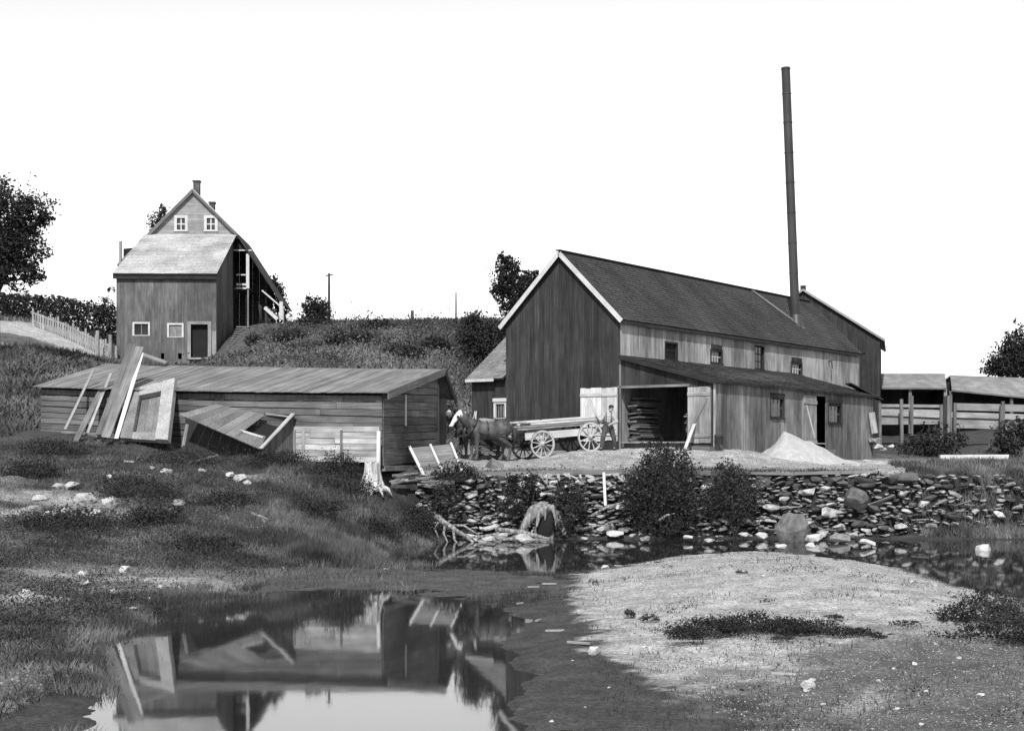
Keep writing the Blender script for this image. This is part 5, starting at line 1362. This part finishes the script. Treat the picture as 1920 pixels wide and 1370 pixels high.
# sawdust pile
def pile():
    c = P(1470, 868, 59.2); xs = np.linspace(-1.6, 4.0, 90); ys = np.linspace(-2.0, 1.9, 60)
    X, Y = np.meshgrid(xs, ys)
    prof = np.where(X < 0, np.clip(1 + X / .85, 0, 1), np.clip(1 - X / 3.6, 0, 1) ** 1.25)
    h = 1.12 * prof * np.clip(1 - (np.abs(Y) / 1.9), 0, 1) ** .8
    pkx = np.exp(-((X) / .5) ** 2 - (Y / .7) ** 2) * -.06
    H = h + pkx + (rough(X, Y, 3.5, 2) * .035 + rough(X, Y, 9, 7) * .018) * (h > .05)
    wx, wy = c.x + X, c.y + Y + X * .35
    Z = ground_z(wx, wy) - .05 + H
    V = np.stack([wx, wy, Z], -1).reshape(-1, 3); r_, k_ = X.shape
    i = np.arange(r_ - 1)[:, None] * k_ + np.arange(k_ - 1)[None]
    o = mobj('sawdust_pile', np_mesh('sawdust_pile', V, np.stack([i, i + 1, i + k_ + 1, i + k_], -1).reshape(-1, 4), 'sawdust', True))
    tag(o, 'pale heap of sawdust against the long wall of the sawmill', 'sawdust pile')
pile()

# ------------------------------------------------------------------ organic shapes: limbs fused into one skin
def fused(name, parts, mt, voxel, parent=None, smooth=6, M=None):
    """parts: ('cap', p0, r0, p1, r1) tapered limbs or ('ball', c, (rx,ry,rz)); fused by a voxel remesh into one continuous surface"""
    m = MB()
    for q in parts:
        if q[0] == 'cap':
            p0, r0, p1, r1 = Vector(q[1]), q[2], Vector(q[3]), q[4]
            m.tube([p0, p1], [r0, r1], 12); m.sphere(p0, r0, 12, 8); m.sphere(p1, r1, 12, 8)
        else:
            m.sphere(q[1], q[2], 16, 10)
    me = m.mesh(name + '_raw'); tmp = bpy.data.objects.new('tmp', me); COL.objects.link(tmp)
    r = tmp.modifiers.new('r', 'REMESH'); r.mode = 'VOXEL'; r.voxel_size = voxel
    s = tmp.modifiers.new('s', 'SMOOTH'); s.iterations = smooth; s.factor = .5
    dg = bpy.context.evaluated_depsgraph_get(); dg.update()
    out = bpy.data.meshes.new_from_object(tmp.evaluated_get(dg))
    bpy.data.objects.remove(tmp); bpy.data.meshes.remove(me)
    out.name = name
    out.materials.clear(); out.materials.append(MAT[mt])
    out.polygons.foreach_set('use_smooth', np.ones(len(out.polygons), dtype=bool))
    return mobj(name, out, parent, M)

# horses (local: forward +x, up z)
def horse(label, base, yaw, coat, headturn=0.0, s=1.0):
    t = thing('horse', label, 'horse', tuple(base), 'team harnessed to the wagon')
    M = Matrix.Translation(base) @ Matrix.Rotation(yaw, 4, 'Z') @ Matrix.Scale(s, 4)
    hz = Vector((0, 0, 0))
    ht = Matrix.Rotation(headturn, 3, 'Z')
    nb = Vector((.62, 0, 1.28)); 
    def hd(x, y, z): return nb + ht @ (Vector((x, y, z)) - nb)
    parts = [('ball', (.42, 0, 1.16), (.36, .3, .38)), ('ball', (.1, 0, 1.12), (.5, .32, .36)), ('ball', (-.25, 0, 1.13), (.5, .33, .36)), ('ball', (-.62, 0, 1.2), (.38, .32, .35)), ('ball', (.3, 0, 1.42), (.3, .13, .14)),
             ('cap', (.5, 0, 1.26), .27, hd(.86, 0, 1.52), .19), ('cap', hd(.86, 0, 1.52), .19, hd(1.08, 0, 1.74), .135),
             ('cap', hd(1.1, 0, 1.72), .13, hd(1.24, 0, 1.56), .12), ('cap', hd(1.24, 0, 1.56), .115, hd(1.42, 0, 1.3), .075), ('ball', hd(1.44, 0, 1.27), (.09, .075, .085)), ('ball', hd(1.16, 0, 1.56), (.1, .085, .11))]
    for y in (.05, -.05):
        parts.append(('cap', hd(1.05, y * 1.2, 1.83), .035, hd(1.07, y * 1.7, 1.95), .014))
    fx = (.44, .36)
    for i, y in enumerate((.17, -.17)):
        a = .06 if i else -.05
        parts += [('cap', (.45, y * .9, 1.1), .2, (.45 + a * .3, y, .82), .13), ('cap', (.45 + a * .3, y, .82), .12, (.47 + a, y, .5), .075), ('ball', (.475 + a, y, .49), (.08, .075, .085)), ('cap', (.47 + a, y, .48), .066, (.46 + a, y, .17), .052), ('cap', (.46 + a, y, .17), .062, (.52 + a, y, .07), .075), ('cap', (.52 + a, y, .07), .08, (.525 + a, y, .035), .085)]
        b = .1 if i else -.08
        parts += [('cap', (-.68, y * .9, 1.15), .25, (-.5 + b * .3, y * 1.05, .86), .17), ('cap', (-.5 + b * .3, y * 1.05, .86), .15, (-.82 + b, y, .53), .085), ('ball', (-.83 + b, y, .53), (.085, .07, .09)), ('cap', (-.82 + b, y, .52), .07, (-.78 + b, y, .17), .055), ('cap', (-.78 + b, y, .17), .064, (-.71 + b, y, .07), .075), ('cap', (-.71 + b, y, .07), .08, (-.705 + b, y, .035), .088)]
    body = fused('body', parts, 'horse_coat', .022, t, 5, M)
    # white face, dark muzzle: marking of the coat itself
    me = body.data; me.materials.append(MAT['horse_white'])
    for p in me.polygons:
        c = p.center; q = nb + ht.inverted() @ (c - nb)
        ax = (q.x - 1.08) * .5 + (1.74 - q.z) * .85
        if q.x > 1.02 and q.z > 1.28 and q.x + q.z * .75 > 2.30 and q.z < 1.9: p.material_index = 1
        elif q.x > 1.36 and q.z > 1.30: p.material_index = 1
    def pl(x, y, z): return M @ Vector((x, y, z))
    def child(name, mt, fn, smooth=True):
        m = MB(); fn(m); m.V = [tuple(M @ Vector(v)) for v in m.V]; return m.build(name, mt, t, smooth)
    child('tail', 'mane', lambda m: m.tube([(-.97, 0, 1.32), (-1.08, 0, 1.2), (-1.12, 0, .9), (-1.08, 0, .55)], [.05, .075, .09, .02], 8))
    def mane_(m):
        r = random.Random(9)
        for k in range(26):
            q = .5 + k / 26 * .6; p = hd(.45 + q * .55, 0, 1.12 + q * .62) if False else (nb + ht @ (Vector((.52 + k / 26 * .52, 0, 1.46 + k / 26 * .42)) - nb))
            m.tube([p, p + Vector((-.04, -.1 + r.uniform(-.03, .03), -.05)), p + Vector((-.08, -.17, -.24 + r.uniform(-.06, .06)))], [.04, .035, .008], 5)
    child('mane', 'mane', mane_)
    for y in (.105, -.105):
        child('blinker', 'leather', lambda m: m.box(hd(1.16, y * 1.05, 1.64), hd(1.25, y * 1.2, 1.60), .02, .13))
        child('eye', 'leather', lambda m: m.sphere(hd(1.2, y * .93, 1.6), .022, 8, 6))
    child('bridle', 'leather', lambda m: (m.tube([hd(1.33, y, 1.41) for y in (.1, -.1)], [.02, .02], 6), m.tube([hd(1.08, .14, 1.72), hd(1.2, .135, 1.52), hd(1.37, .095, 1.32)], [.016] * 3, 6), m.tube([hd(1.08, -.14, 1.72), hd(1.2, -.135, 1.52), hd(1.37, -.095, 1.32)], [.016] * 3, 6)))
    def ring(m, c, rx, rz, r, tilt, n=18):
        pts = []
        for k in range(n + 1):
            a = 2 * math.pi * k / n; v = Vector((0, math.cos(a) * rx, math.sin(a) * rz)); v = Matrix.Rotation(tilt, 3, 'Y') @ v; pts.append(Vector(c) + v)
        m.tube(pts, [r] * len(pts), 8)
    child('collar', 'leather', lambda m: ring(m, (.6, 0, 1.24), .3, .4, .055, -.5))
    child('hames', 'rope', lambda m: (m.tube([(.56, .24, 1.05), (.5, .24, 1.4), (.44, .09, 1.72), (.42, .1, 1.86)], [.02, .03, .025, .015], 6), m.tube([(.56, -.24, 1.05), (.5, -.24, 1.4), (.44, -.09, 1.72), (.42, -.1, 1.86)], [.02, .03, .025, .015], 6)))
    child('back_pad', 'leather', lambda m: ring(m, (.02, 0, 1.13), .35, .39, .022, 0))
    child('back_cloth', 'pale_boards', lambda m: m.tube([(.28, 0, 1.5), (.05, 0, 1.475), (-.3, 0, 1.475)], [.1, .13, .09], 8))
    child('breeching', 'leather', lambda m: m.tube([(-.3, .36, 1.02), (-.75, .37, 1.0), (-1.0, .2, .98), (-1.03, 0, .98), (-1.0, -.2, .98), (-.75, -.37, 1.0), (-.3, -.36, 1.02)], [.022] * 7, 6))
    child('hip_strap', 'leather', lambda m: m.tube([(-.6, .36, 1.0), (-.6, .3, 1.4), (-.6, 0, 1.565), (-.6, -.3, 1.4), (-.6, -.36, 1.0)], [.018] * 5, 6))
    for y in (.36, -.36):
        child('trace', 'leather', lambda m: m.tube([(.55, y * .85, 1.08), (0, y, 1.0), (-.6, y * 1.05, .9), (-1.35, y * .9, .75)], [.02] * 4, 6))
    child('rein', 'leather', lambda m: m.tube([hd(1.38, -.1, 1.32), (.9, -.24, 1.45), (.4, -.2, 1.6), (-.7, -.12, 1.62), (-1.6, 0, 1.65)], [.012] * 5, 5))
    return t
WD = Vector((.87, .49, 0)).normalized()        # wagon axis, front to rear
WP = Vector((-WD.y, WD.x, 0))                  # across, to the far side
yaw = math.atan2(-.3, -.95)
g1 = G(912, 55.3); g2 = G(896, 56.35)
horse('nearer dark horse with white face harnessed in front of the wagon', Vector((g1.x, g1.y, g1.z)), yaw, 'horse_coat', .18, .98)
horse('farther dark horse with white face on the far side of the team', Vector((g2.x - .1, g2.y, g2.z)), yaw, 'horse_coat', .12, .97)

# ------------------------------------------------------------------ wagon
fw = P(1017, 859, 55.9); rw = P(1107, 847, 57.3)
wagon = thing('lumber_wagon', 'four-wheeled lumber wagon with pale spoked wheels', 'wagon', tuple(fw))
slope = (rw - fw).normalized()
def wheel(c, r, axis, mt):
    """wheel > rim, tyre, hub, spoke"""
    axis = axis.normalized(); x = axis.cross(ZUP).normalized(); y = x.cross(axis)
    def ringmesh(r0, r1, w, n=28):
        m = MB(); V = []
        for k in range(n):
            a = 2 * math.pi * k / n; d = x * math.cos(a) + y * math.sin(a)
            V += [c + d * r0 + axis * w / 2, c + d * r1 + axis * w / 2, c + d * r1 - axis * w / 2, c + d * r0 - axis * w / 2]
        Fc = []
        for k in range(n):
            for j in range(4):
                a, b = k * 4 + j, k * 4 + (j + 1) % 4; e, f = ((k + 1) % n) * 4 + j, ((k + 1) % n) * 4 + (j + 1) % 4
                Fc.append((a, b, f, e))
        m.add(V, Fc); return m
    m = MB(); m.tube([c - axis * .15, c - axis * .06, c + axis * .06, c + axis * .2], [.07, .1, .1, .055], 12)
    w = m.build('wheel', mt, wagon)
    ringmesh(r - .075, r - .012, .06).build('rim', mt, w); ringmesh(r - .011, r, .065).build('tyre', 'grey_boards' if mt == 'wheel_wood' else 'iron', w)
    m = MB(); m.tube([c + axis * .2, c + axis * .26], [.045, .045], 8); m.build('axle_nut', 'iron', w)
    for k in range(12):
        a = 2 * math.pi * (k + .3) / 12; d = x * math.cos(a) + y * math.sin(a)
        m = MB(); m.tube([c + d * .08, c + d * (r - .06)], [.026, .019], 6); m.build('spoke', mt, w)
    return w
rF, rR = .53, .575
gauge = 1.42
out = -WP
cF, cR = fw + ZUP * rF, rw + ZUP * rR
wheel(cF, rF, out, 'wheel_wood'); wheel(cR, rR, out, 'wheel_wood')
cF2, cR2 = cF + WP * gauge, cR + WP * gauge
cF2.z = gz(cF2.x, cF2.y) + rF; cR2.z = gz(cR2.x, cR2.y) + rR
wheel(cF2, rF, WP, 'shaded_wheel_wood'); wheel(cR2, rR, WP, 'shaded_wheel_wood')  # far wheels in a darker copy of the wood, shade painted in
for a, b in ((cF, cF2), (cR, cR2)):
    beam('axle', a + WP * .1, b - WP * .1, .12, .12, 'dark_boards', wagon)
    beam('bolster', a.lerp(b, .06) + ZUP * (.24 if a is cF else .1), a.lerp(b, .94) + ZUP * (.24 if a is cF else .1), .14, .16, 'dark_boards', wagon)
mF, mR = cF.lerp(cF2, .5), cR.lerp(cR2, .5)
beam('reach_pole', mF, mR + WD * .3, .1, .1, 'dark_boards', wagon)
beam('tongue', mF + ZUP * .05, mF - WD * 3.3 + Vector((0, .25, .35)), .09, .09, 'dark_boards', wagon)
for q in (mF - WD * .55,):
    beam('evener', q + WP * .75 + ZUP * .08, q - WP * .75 + ZUP * .08, .1, .08, 'dark_boards', wagon)
for a, b in ((cF, cF2), (cR, cR2)):
    for t in (.1, .9):
        q = a.lerp(b, t); 
        if a is cF and t == .1: beam('stake', q + ZUP * .3, q + ZUP * 1.35, .05, .05, 'dark_boards', wagon)
        else: beam('stake', q + ZUP * .3, q + ZUP * .55, .06, .06, 'dark_boards', wagon)
# load: two tiers of planks
R4 = random.Random(12)
bF, bR = cF.lerp(cF2, .5) + ZUP * .34, cR.lerp(cR2, .5) + ZUP * .2
dl = (bR - bF).normalized()
WPs = WP
for tier in range(6):
    for k in range(5):
        lat = -.5 + k * .25 + R4.uniform(-.01, .01)
        if tier == 1 and k in (0, 4): continue
        front = -.85 + R4.uniform(-.12, .3) + (.1 if tier > 2 else .35 if tier < 2 else 0)
        end = 3.6 + R4.uniform(-.3, .25)
        lift = tier * .085 + (.13 if tier >= 2 else 0)
        a = bF + dl * front + WPs * lat + ZUP * lift; b = bF + dl * end + WPs * lat + ZUP * lift
        loose('sawn_plank', ORD[k + 1] + ' plank from the near side in the ' + ORD[tier + 1] + ' tier up of the wagon load', 'plank', a, b, .24, .065, R4.choice(['new_lumber', 'new_lumber', 'pale_boards']), 'planks loaded on the wagon', side=WPs, roll=R4.uniform(-.03, .03))
beam('side_board', bF - dl * .75 - WP * .62 + ZUP * .02, bF + dl * 3.55 - WP * .62 + ZUP * .02, .05, .27, 'new_lumber', wagon, side=WP)
beam('side_board', bF - dl * .75 + WP * .62 + ZUP * .02, bF + dl * 3.55 + WP * .62 + ZUP * .02, .05, .27, 'new_lumber', wagon, side=WP)

# ------------------------------------------------------------------ the man beside the wagon
def person():
    base = P(1140, 846, 57.6); base.z = gz(base.x, base.y)
    t = thing('person', 'man in dark cap, white shirt and dark trousers with braces, standing at the wagon tail', 'person', tuple(base))
    M = Matrix.Translation(base)
    # local: x to the right of the picture, y away, z up; legs apart, upper body bent a little to the left, head turned down-left
    hipz = .88
    lf, rf = (-.25, -.12), (.27, .1)
    L = dict(hipL=(-.1, 0, hipz), hipR=(.1, .02, hipz), kneeL=(-.2, -.1, .47), kneeR=(.23, .02, .47), ankL=(lf[0], lf[1], .09), ankR=(rf[0], rf[1], .09))
    sh = Vector((.03, 0, 1.36)); neck = Vector((.08, -.02, 1.47)); head = Vector((.11, -.04, 1.6))
    shL, shR = sh + Vector((-.19, -.06, 0)), sh + Vector((.19, .05, .01))
    elL, haL = Vector((-.3, -.22, 1.16)), Vector((-.42, -.1, 1.32)); elR, haR = Vector((.33, -.1, 1.1)), Vector((.12, -.24, 1.02))
    def arm(a, b, c, k=1.0): return [('cap', a, .062 * k, b, .05 * k), ('cap', b, .05 * k, c, .036 * k)]
    body = [('ball', (0, 0, .98), (.16, .12, .14)), ('cap', (0, 0, .98), .13, (.02, 0, 1.2), .14), ('ball', (.03, 0, 1.3), (.2, .12, .14)), ('cap', sh, .08, neck, .058), ('cap', neck, .055, head, .06), ('ball', head + Vector((0, 0, .03)), (.082, .098, .115)), ('ball', head + Vector((-.02, -.05, -.05)), (.055, .06, .06)), ('ball', head + Vector((-.045, -.095, -.01)), (.016, .022, .024)), ('ball', head + Vector((.085, .01, 0)), (.015, .03, .035)), ('ball', head + Vector((-.085, -.01, 0)), (.015, .03, .035))]
    body += arm(shL, elL, haL) + arm(shR, elR, haR)
    for hip, kn, an in (('hipL', 'kneeL', 'ankL'), ('hipR', 'kneeR', 'ankR')):
        body += [('cap', L[hip], .09, L[kn], .06), ('cap', L[kn], .06, L[an], .04), ('cap', L[an], .045, (L[an][0] - .05, L[an][1] - .1, .05), .045)]
    for ha, el, s in ((haL, elL, -1), (haR, elR, 1)):
        d = (ha - el).normalized(); n_ = d.cross(ZUP).normalized(); u_ = n_.cross(d)
        palm = ha + d * .05; body.append(('cap', ha, .032, palm + d * .03, .036))
        for k in range(4):
            b0 = palm + d * .045 + n_ * (-.03 + k * .02); ln = (.07, .08, .075, .06)[k]
            b1 = b0 + d * ln * .55 - u_ * .01; b2 = b1 + d * ln * .3 - u_ * .03
            body += [('cap', b0, .011, b1, .01), ('cap', b1, .01, b2, .009)]
        b0 = palm + n_ * .035 * s; body += [('cap', b0, .012, b0 + n_ * .03 * s + d * .03, .01), ('cap', b0 + n_ * .03 * s + d * .03, .01, b0 + n_ * .03 * s + d * .055 - u_ * .012, .009)]
    fused('body', body, 'skin', .0085, t, 2, M)
    shirt = [('cap', (0, 0, .98), .15, (.02, 0, 1.2), .165), ('ball', (.03, 0, 1.29), (.225, .145, .155)), ('cap', sh + Vector((0, 0, .02)), .09, neck - Vector((0, 0, .03)), .068)] + [('cap', shL, .085, elL, .068), ('cap', elL, .066, elL.lerp(haL, .75), .052), ('cap', shR, .085, elR, .07), ('cap', elR, .066, elR.lerp(haR, .75), .052)]
    fused('shirt', shirt, 'shirt', .014, t, 3, M)
    tr = [('ball', (0, 0, .97), (.185, .15, .13)), ('cap', (0, 0, 1.0), .16, (0, 0, 1.06), .16)]
    for hip, kn, an in (('hipL', 'kneeL', 'ankL'), ('hipR', 'kneeR', 'ankR')):
        tr += [('cap', L[hip], .125, L[kn], .095), ('cap', L[kn], .095, (L[an][0], L[an][1], .13), .082)]
    fused('trousers', tr, 'trousers', .014, t, 3, M)
    for an in ('ankL', 'ankR'):
        a = Vector(L[an]); fused('boot', [('cap', a + Vector((0, 0, .04)), .06, a + Vector((0, 0, -.03)), .06), ('cap', a + Vector((0, .02, -.035)), .052, a + Vector((-.06, -.15, -.045)), .045)], 'leather', .012, t, 2, M)
    fused('cap', [('ball', head + Vector((.01, .01, .09)), (.105, .115, .07)), ('ball', head + Vector((-.04, -.1, .065)), (.075, .07, .016))], 'cap', .01, t, 2, M)
    fused('hair', [('ball', head + Vector((.02, .04, .03)), (.086, .08, .1))], 'cap', .01, t, 2, M)
    for x in (-.09, .1):
        m = MB(); m.tube([M @ Vector(p) for p in ((x, -.16, 1.04), (x + .01, -.165, 1.2), (x + .02, -.13, 1.4), (x + .02, 0, 1.45), (x + .02, .13, 1.38), (x, .165, 1.2), (x, .16, 1.05))], [.016] * 7, 6); m.build('brace', 'leather', t)
person()

# ------------------------------------------------------------------ stumps and roots
def stump(name, label, c, r, h, roots, seed, lean_=(0, 0)):
    rr = random.Random(seed); t = thing(name, label, 'stump', tuple(c))
    n = 40; V = []; rings = 9
    ph_ = [rr.uniform(0, 6.28) for _ in range(4)]
    for i in range(rings):
        f = i / (rings - 1)
        for k in range(n):
            a = 2 * math.pi * k / n
            fl = 0
            for ra, rl in roots:
                dd = math.atan2(math.sin(a - ra), math.cos(a - ra)); fl += rl * math.exp(-(dd / .3) ** 2)
            rad = r * (1 + .08 * math.sin(3 * a + ph_[0]) + .05 * math.sin(7 * a + ph_[1])) + fl * (1 - f) ** 2.2
            jag = (rr.uniform(-.03, .05) if i == rings - 1 else 0)
            V.append((c.x + rad * math.cos(a) + lean_[0] * f, c.y + rad * math.sin(a) + lean_[1] * f, c.z + h * f + jag))
    V.append((c.x + lean_[0], c.y + lean_[1], c.z + h - .02))
    Fc = [(i * n + k, i * n + (k + 1) % n, (i + 1) * n + (k + 1) % n, (i + 1) * n + k) for i in range(rings - 1) for k in range(n)]
    e = len(V) - 1; Fc3 = [((rings - 1) * n + k, (rings - 1) * n + (k + 1) % n, e) for k in range(n)]
    m = MB(); m.add(V, Fc + Fc3); m.build('trunk', 'stump_wood', t, False)
    for ra, rl in roots:
        m = MB(); d = Vector((math.cos(ra), math.sin(ra), 0)); s = c + d * (r + rl * .5) + ZUP * .12
        m.tube([s, s + d * rl * .5 - ZUP * .06, s + d * rl * 1.0 - ZUP * .3], [.075, .055, .02], 7); m.build('root', 'stump_wood', t, True)
    return t
sY = 49.0
while sY > 44 and gz((697 - CX) / F * sY, sY) > P(697, 916, sY).z: sY -= .05
sc = P(697, 920, sY)
stump('tree_stump', 'bleached tree stump with spreading roots at the shed corner', sc, .24, .86, [(-2.0, .35), (-.95, .3), (-2.75, .3), (-.1, .28), (-1.5, .25), (1.5, .2)], 4)
hc = P(1018, 1003, 48.6)
t = thing('hollow_stump', 'broken white hollow stump with dark inside standing at the waterline', 'stump', tuple(hc))
rr = random.Random(8)
def hv(x, y, z): return hc + Vector((x, y, z))
hp = [('ball', hv(-.15, .12, .78), (.34, .28, .24)), ('ball', hv(.16, .16, .88), (.2, .2, .14)), ('cap', hv(-.32, .05, .75), .2, hv(-.6, -.05, .3), .13), ('cap', hv(-.6, -.05, .3), .13, hv(-.85, -.1, -.05), .07), ('cap', hv(0, .32, .85), .26, hv(.05, .32, -.1), .34),
      ('cap', hv(.33, .02, .92), .085, hv(.42, -.02, .5), .05), ('cap', hv(.42, -.02, .5), .05, hv(.4, -.04, .25), .02), ('cap', hv(.08, -.06, .82), .07, hv(.06, -.1, .5), .03), ('cap', hv(-.12, -.12, .72), .1, hv(-.2, -.18, .3), .04), ('cap', hv(.45, .25, .7), .12, hv(.7, .2, .05), .07)]
fused('shell', hp, 'bleached_wood', .03, t, 3)
fused('cavity_shade', [('ball', hv(.1, .08, .28), (.25, .16, .4)), ('ball', hv(.24, .1, .45), (.14, .14, .26)), ('ball', hv(-.06, .06, .2), (.16, .14, .3))], 'interior_dark', .03, t, 2)  # dark balls set in the hollow, painted stand-in for its shaded inside
rt = thing('uprooted_root', 'pale twisted uprooted root reaching down to the water at the wall end', 'root', tuple(P(845, 1000, 47.5)))
for k, pts in enumerate((((812, 962, 48.6), (830, 978, 48.2), (850, 990, 47.8), (888, 1016, 47.2)), ((835, 980, 48.2), (832, 1000, 47.7), (840, 1018, 47.2)), ((848, 985, 48), (870, 985, 47.9), (900, 1004, 47.5)), ((825, 975, 48.3), (815, 990, 48), (822, 1008, 47.6)), ((850, 992, 47.8), (852, 1012, 47.3), (862, 1022, 47)), ((865, 1000, 47.5), (900, 1015, 47.2), (930, 1018, 47.2)))):
    m = MB(); ps = [P(*p) for p in pts]; m.tube(ps, [(.14 if k == 0 else .06) * (1 - .75 * i / (len(ps) - 1)) for i in range(len(ps))], 8); m.build('root', 'bleached_wood', rt, True)
for k, (a, b, w) in enumerate((((905, 1012, 47.6), (1030, 1013, 47.3), .1), ((930, 992, 48.2), (1030, 1010, 47.6), .16), ((885, 1010, 47.7), (960, 1000, 47.9), .09), ((1110, 965, 48.6), (1170, 940, 48.8), .07), ((1235, 975, 48.2), (1265, 962, 48.3), .06), ((1095, 990, 48.2), (1150, 985, 48.3), .05))):
    m = MB(); p, q = P(*a), P(*b); m.tube([p, p.lerp(q, .5) + ZUP * .05, q], [w * .5, w * .6, w * .25], 8)
    tag(m.build('driftwood', 'bleached_wood', None, True), ('long thin driftwood pole along the water left of the hollow stump', 'thick driftwood pole sloping down left of the hollow stump', 'short driftwood pole beside the uprooted root', 'driftwood pole leaning up the stones under the white stake', 'short driftwood stick inside the largest bush', 'thin driftwood pole on the stones right of the hollow stump')[k], 'driftwood', 'driftwood at the waterline')

# ------------------------------------------------------------------ poles and pickets on the hill
pole = thing('utility_pole', 'thin utility pole with crossarm on the skyline beside the round bush', 'pole', tuple(G(617, 120)))
m = MB(); m.tube([G(617, 120) - ZUP * .3, P(617, 512, 120)], [.13, .09], 8); m.build('post', 'bark', pole)
beam('crossarm', P(611, 517, 120), P(624, 515, 120), .1, .1, 'bark', pole)
m = MB(); m.tube([G(855, 112) - ZUP * .3, P(855, 548, 112)], [.09, .05], 8); tag(m.build('pole', 'bark'), 'bare thin pole on the skyline left of the tree', 'pole')
m = MB(); m.tube([G(773, 106) - ZUP * .3, P(773, 582, 106)], [.14, .12], 8); m.tube([P(768, 600, 106), P(774, 598, 106)], [.08, .05], 6); tag(m.build('fence_post', 'bark'), 'short dark post alone on the hill crest', 'post')
m = MB(); m.tube([G(532, 104) - ZUP * .3, P(531, 575, 104)], [.05, .04], 8); tag(m.build('fence_post', 'pale_boards'), 'thin pale post at the foot of the outside stair', 'post')
pk_f = thing('picket_fence', 'pale picket fence running to the left corner of the house', 'fence', tuple(G(175, 99)))
for k in range(34):
    px = 62 + k * 4.7; Y = 103.5 - k * .14; g = G(px, Y)
    beam('picket', g - ZUP * .2, g + ZUP * random.uniform(.95, 1.35), .12, .03, 'pale_boards', pk_f, side=Vector((1, 0, random.uniform(-.08, .08))))
for k in range(6):
    a, b = G(62 + k * 26.3, 103.5 - k * .78), G(62 + (k + 1) * 26.3, 103.5 - (k + 1) * .78)
    for hh in (.35, .9): beam('rail', a + ZUP * hh + Vector((0, .05, 0)), b + ZUP * hh + Vector((0, .05, 0)), .04, .1, 'pale_boards', pk_f, side=Vector((0, 1, 0)))
for px in (183, 207):
    g = G(px, 98.5); beam('post', g - ZUP * .2, g + ZUP * 1.7, .2, .2, 'pale_boards', pk_f)
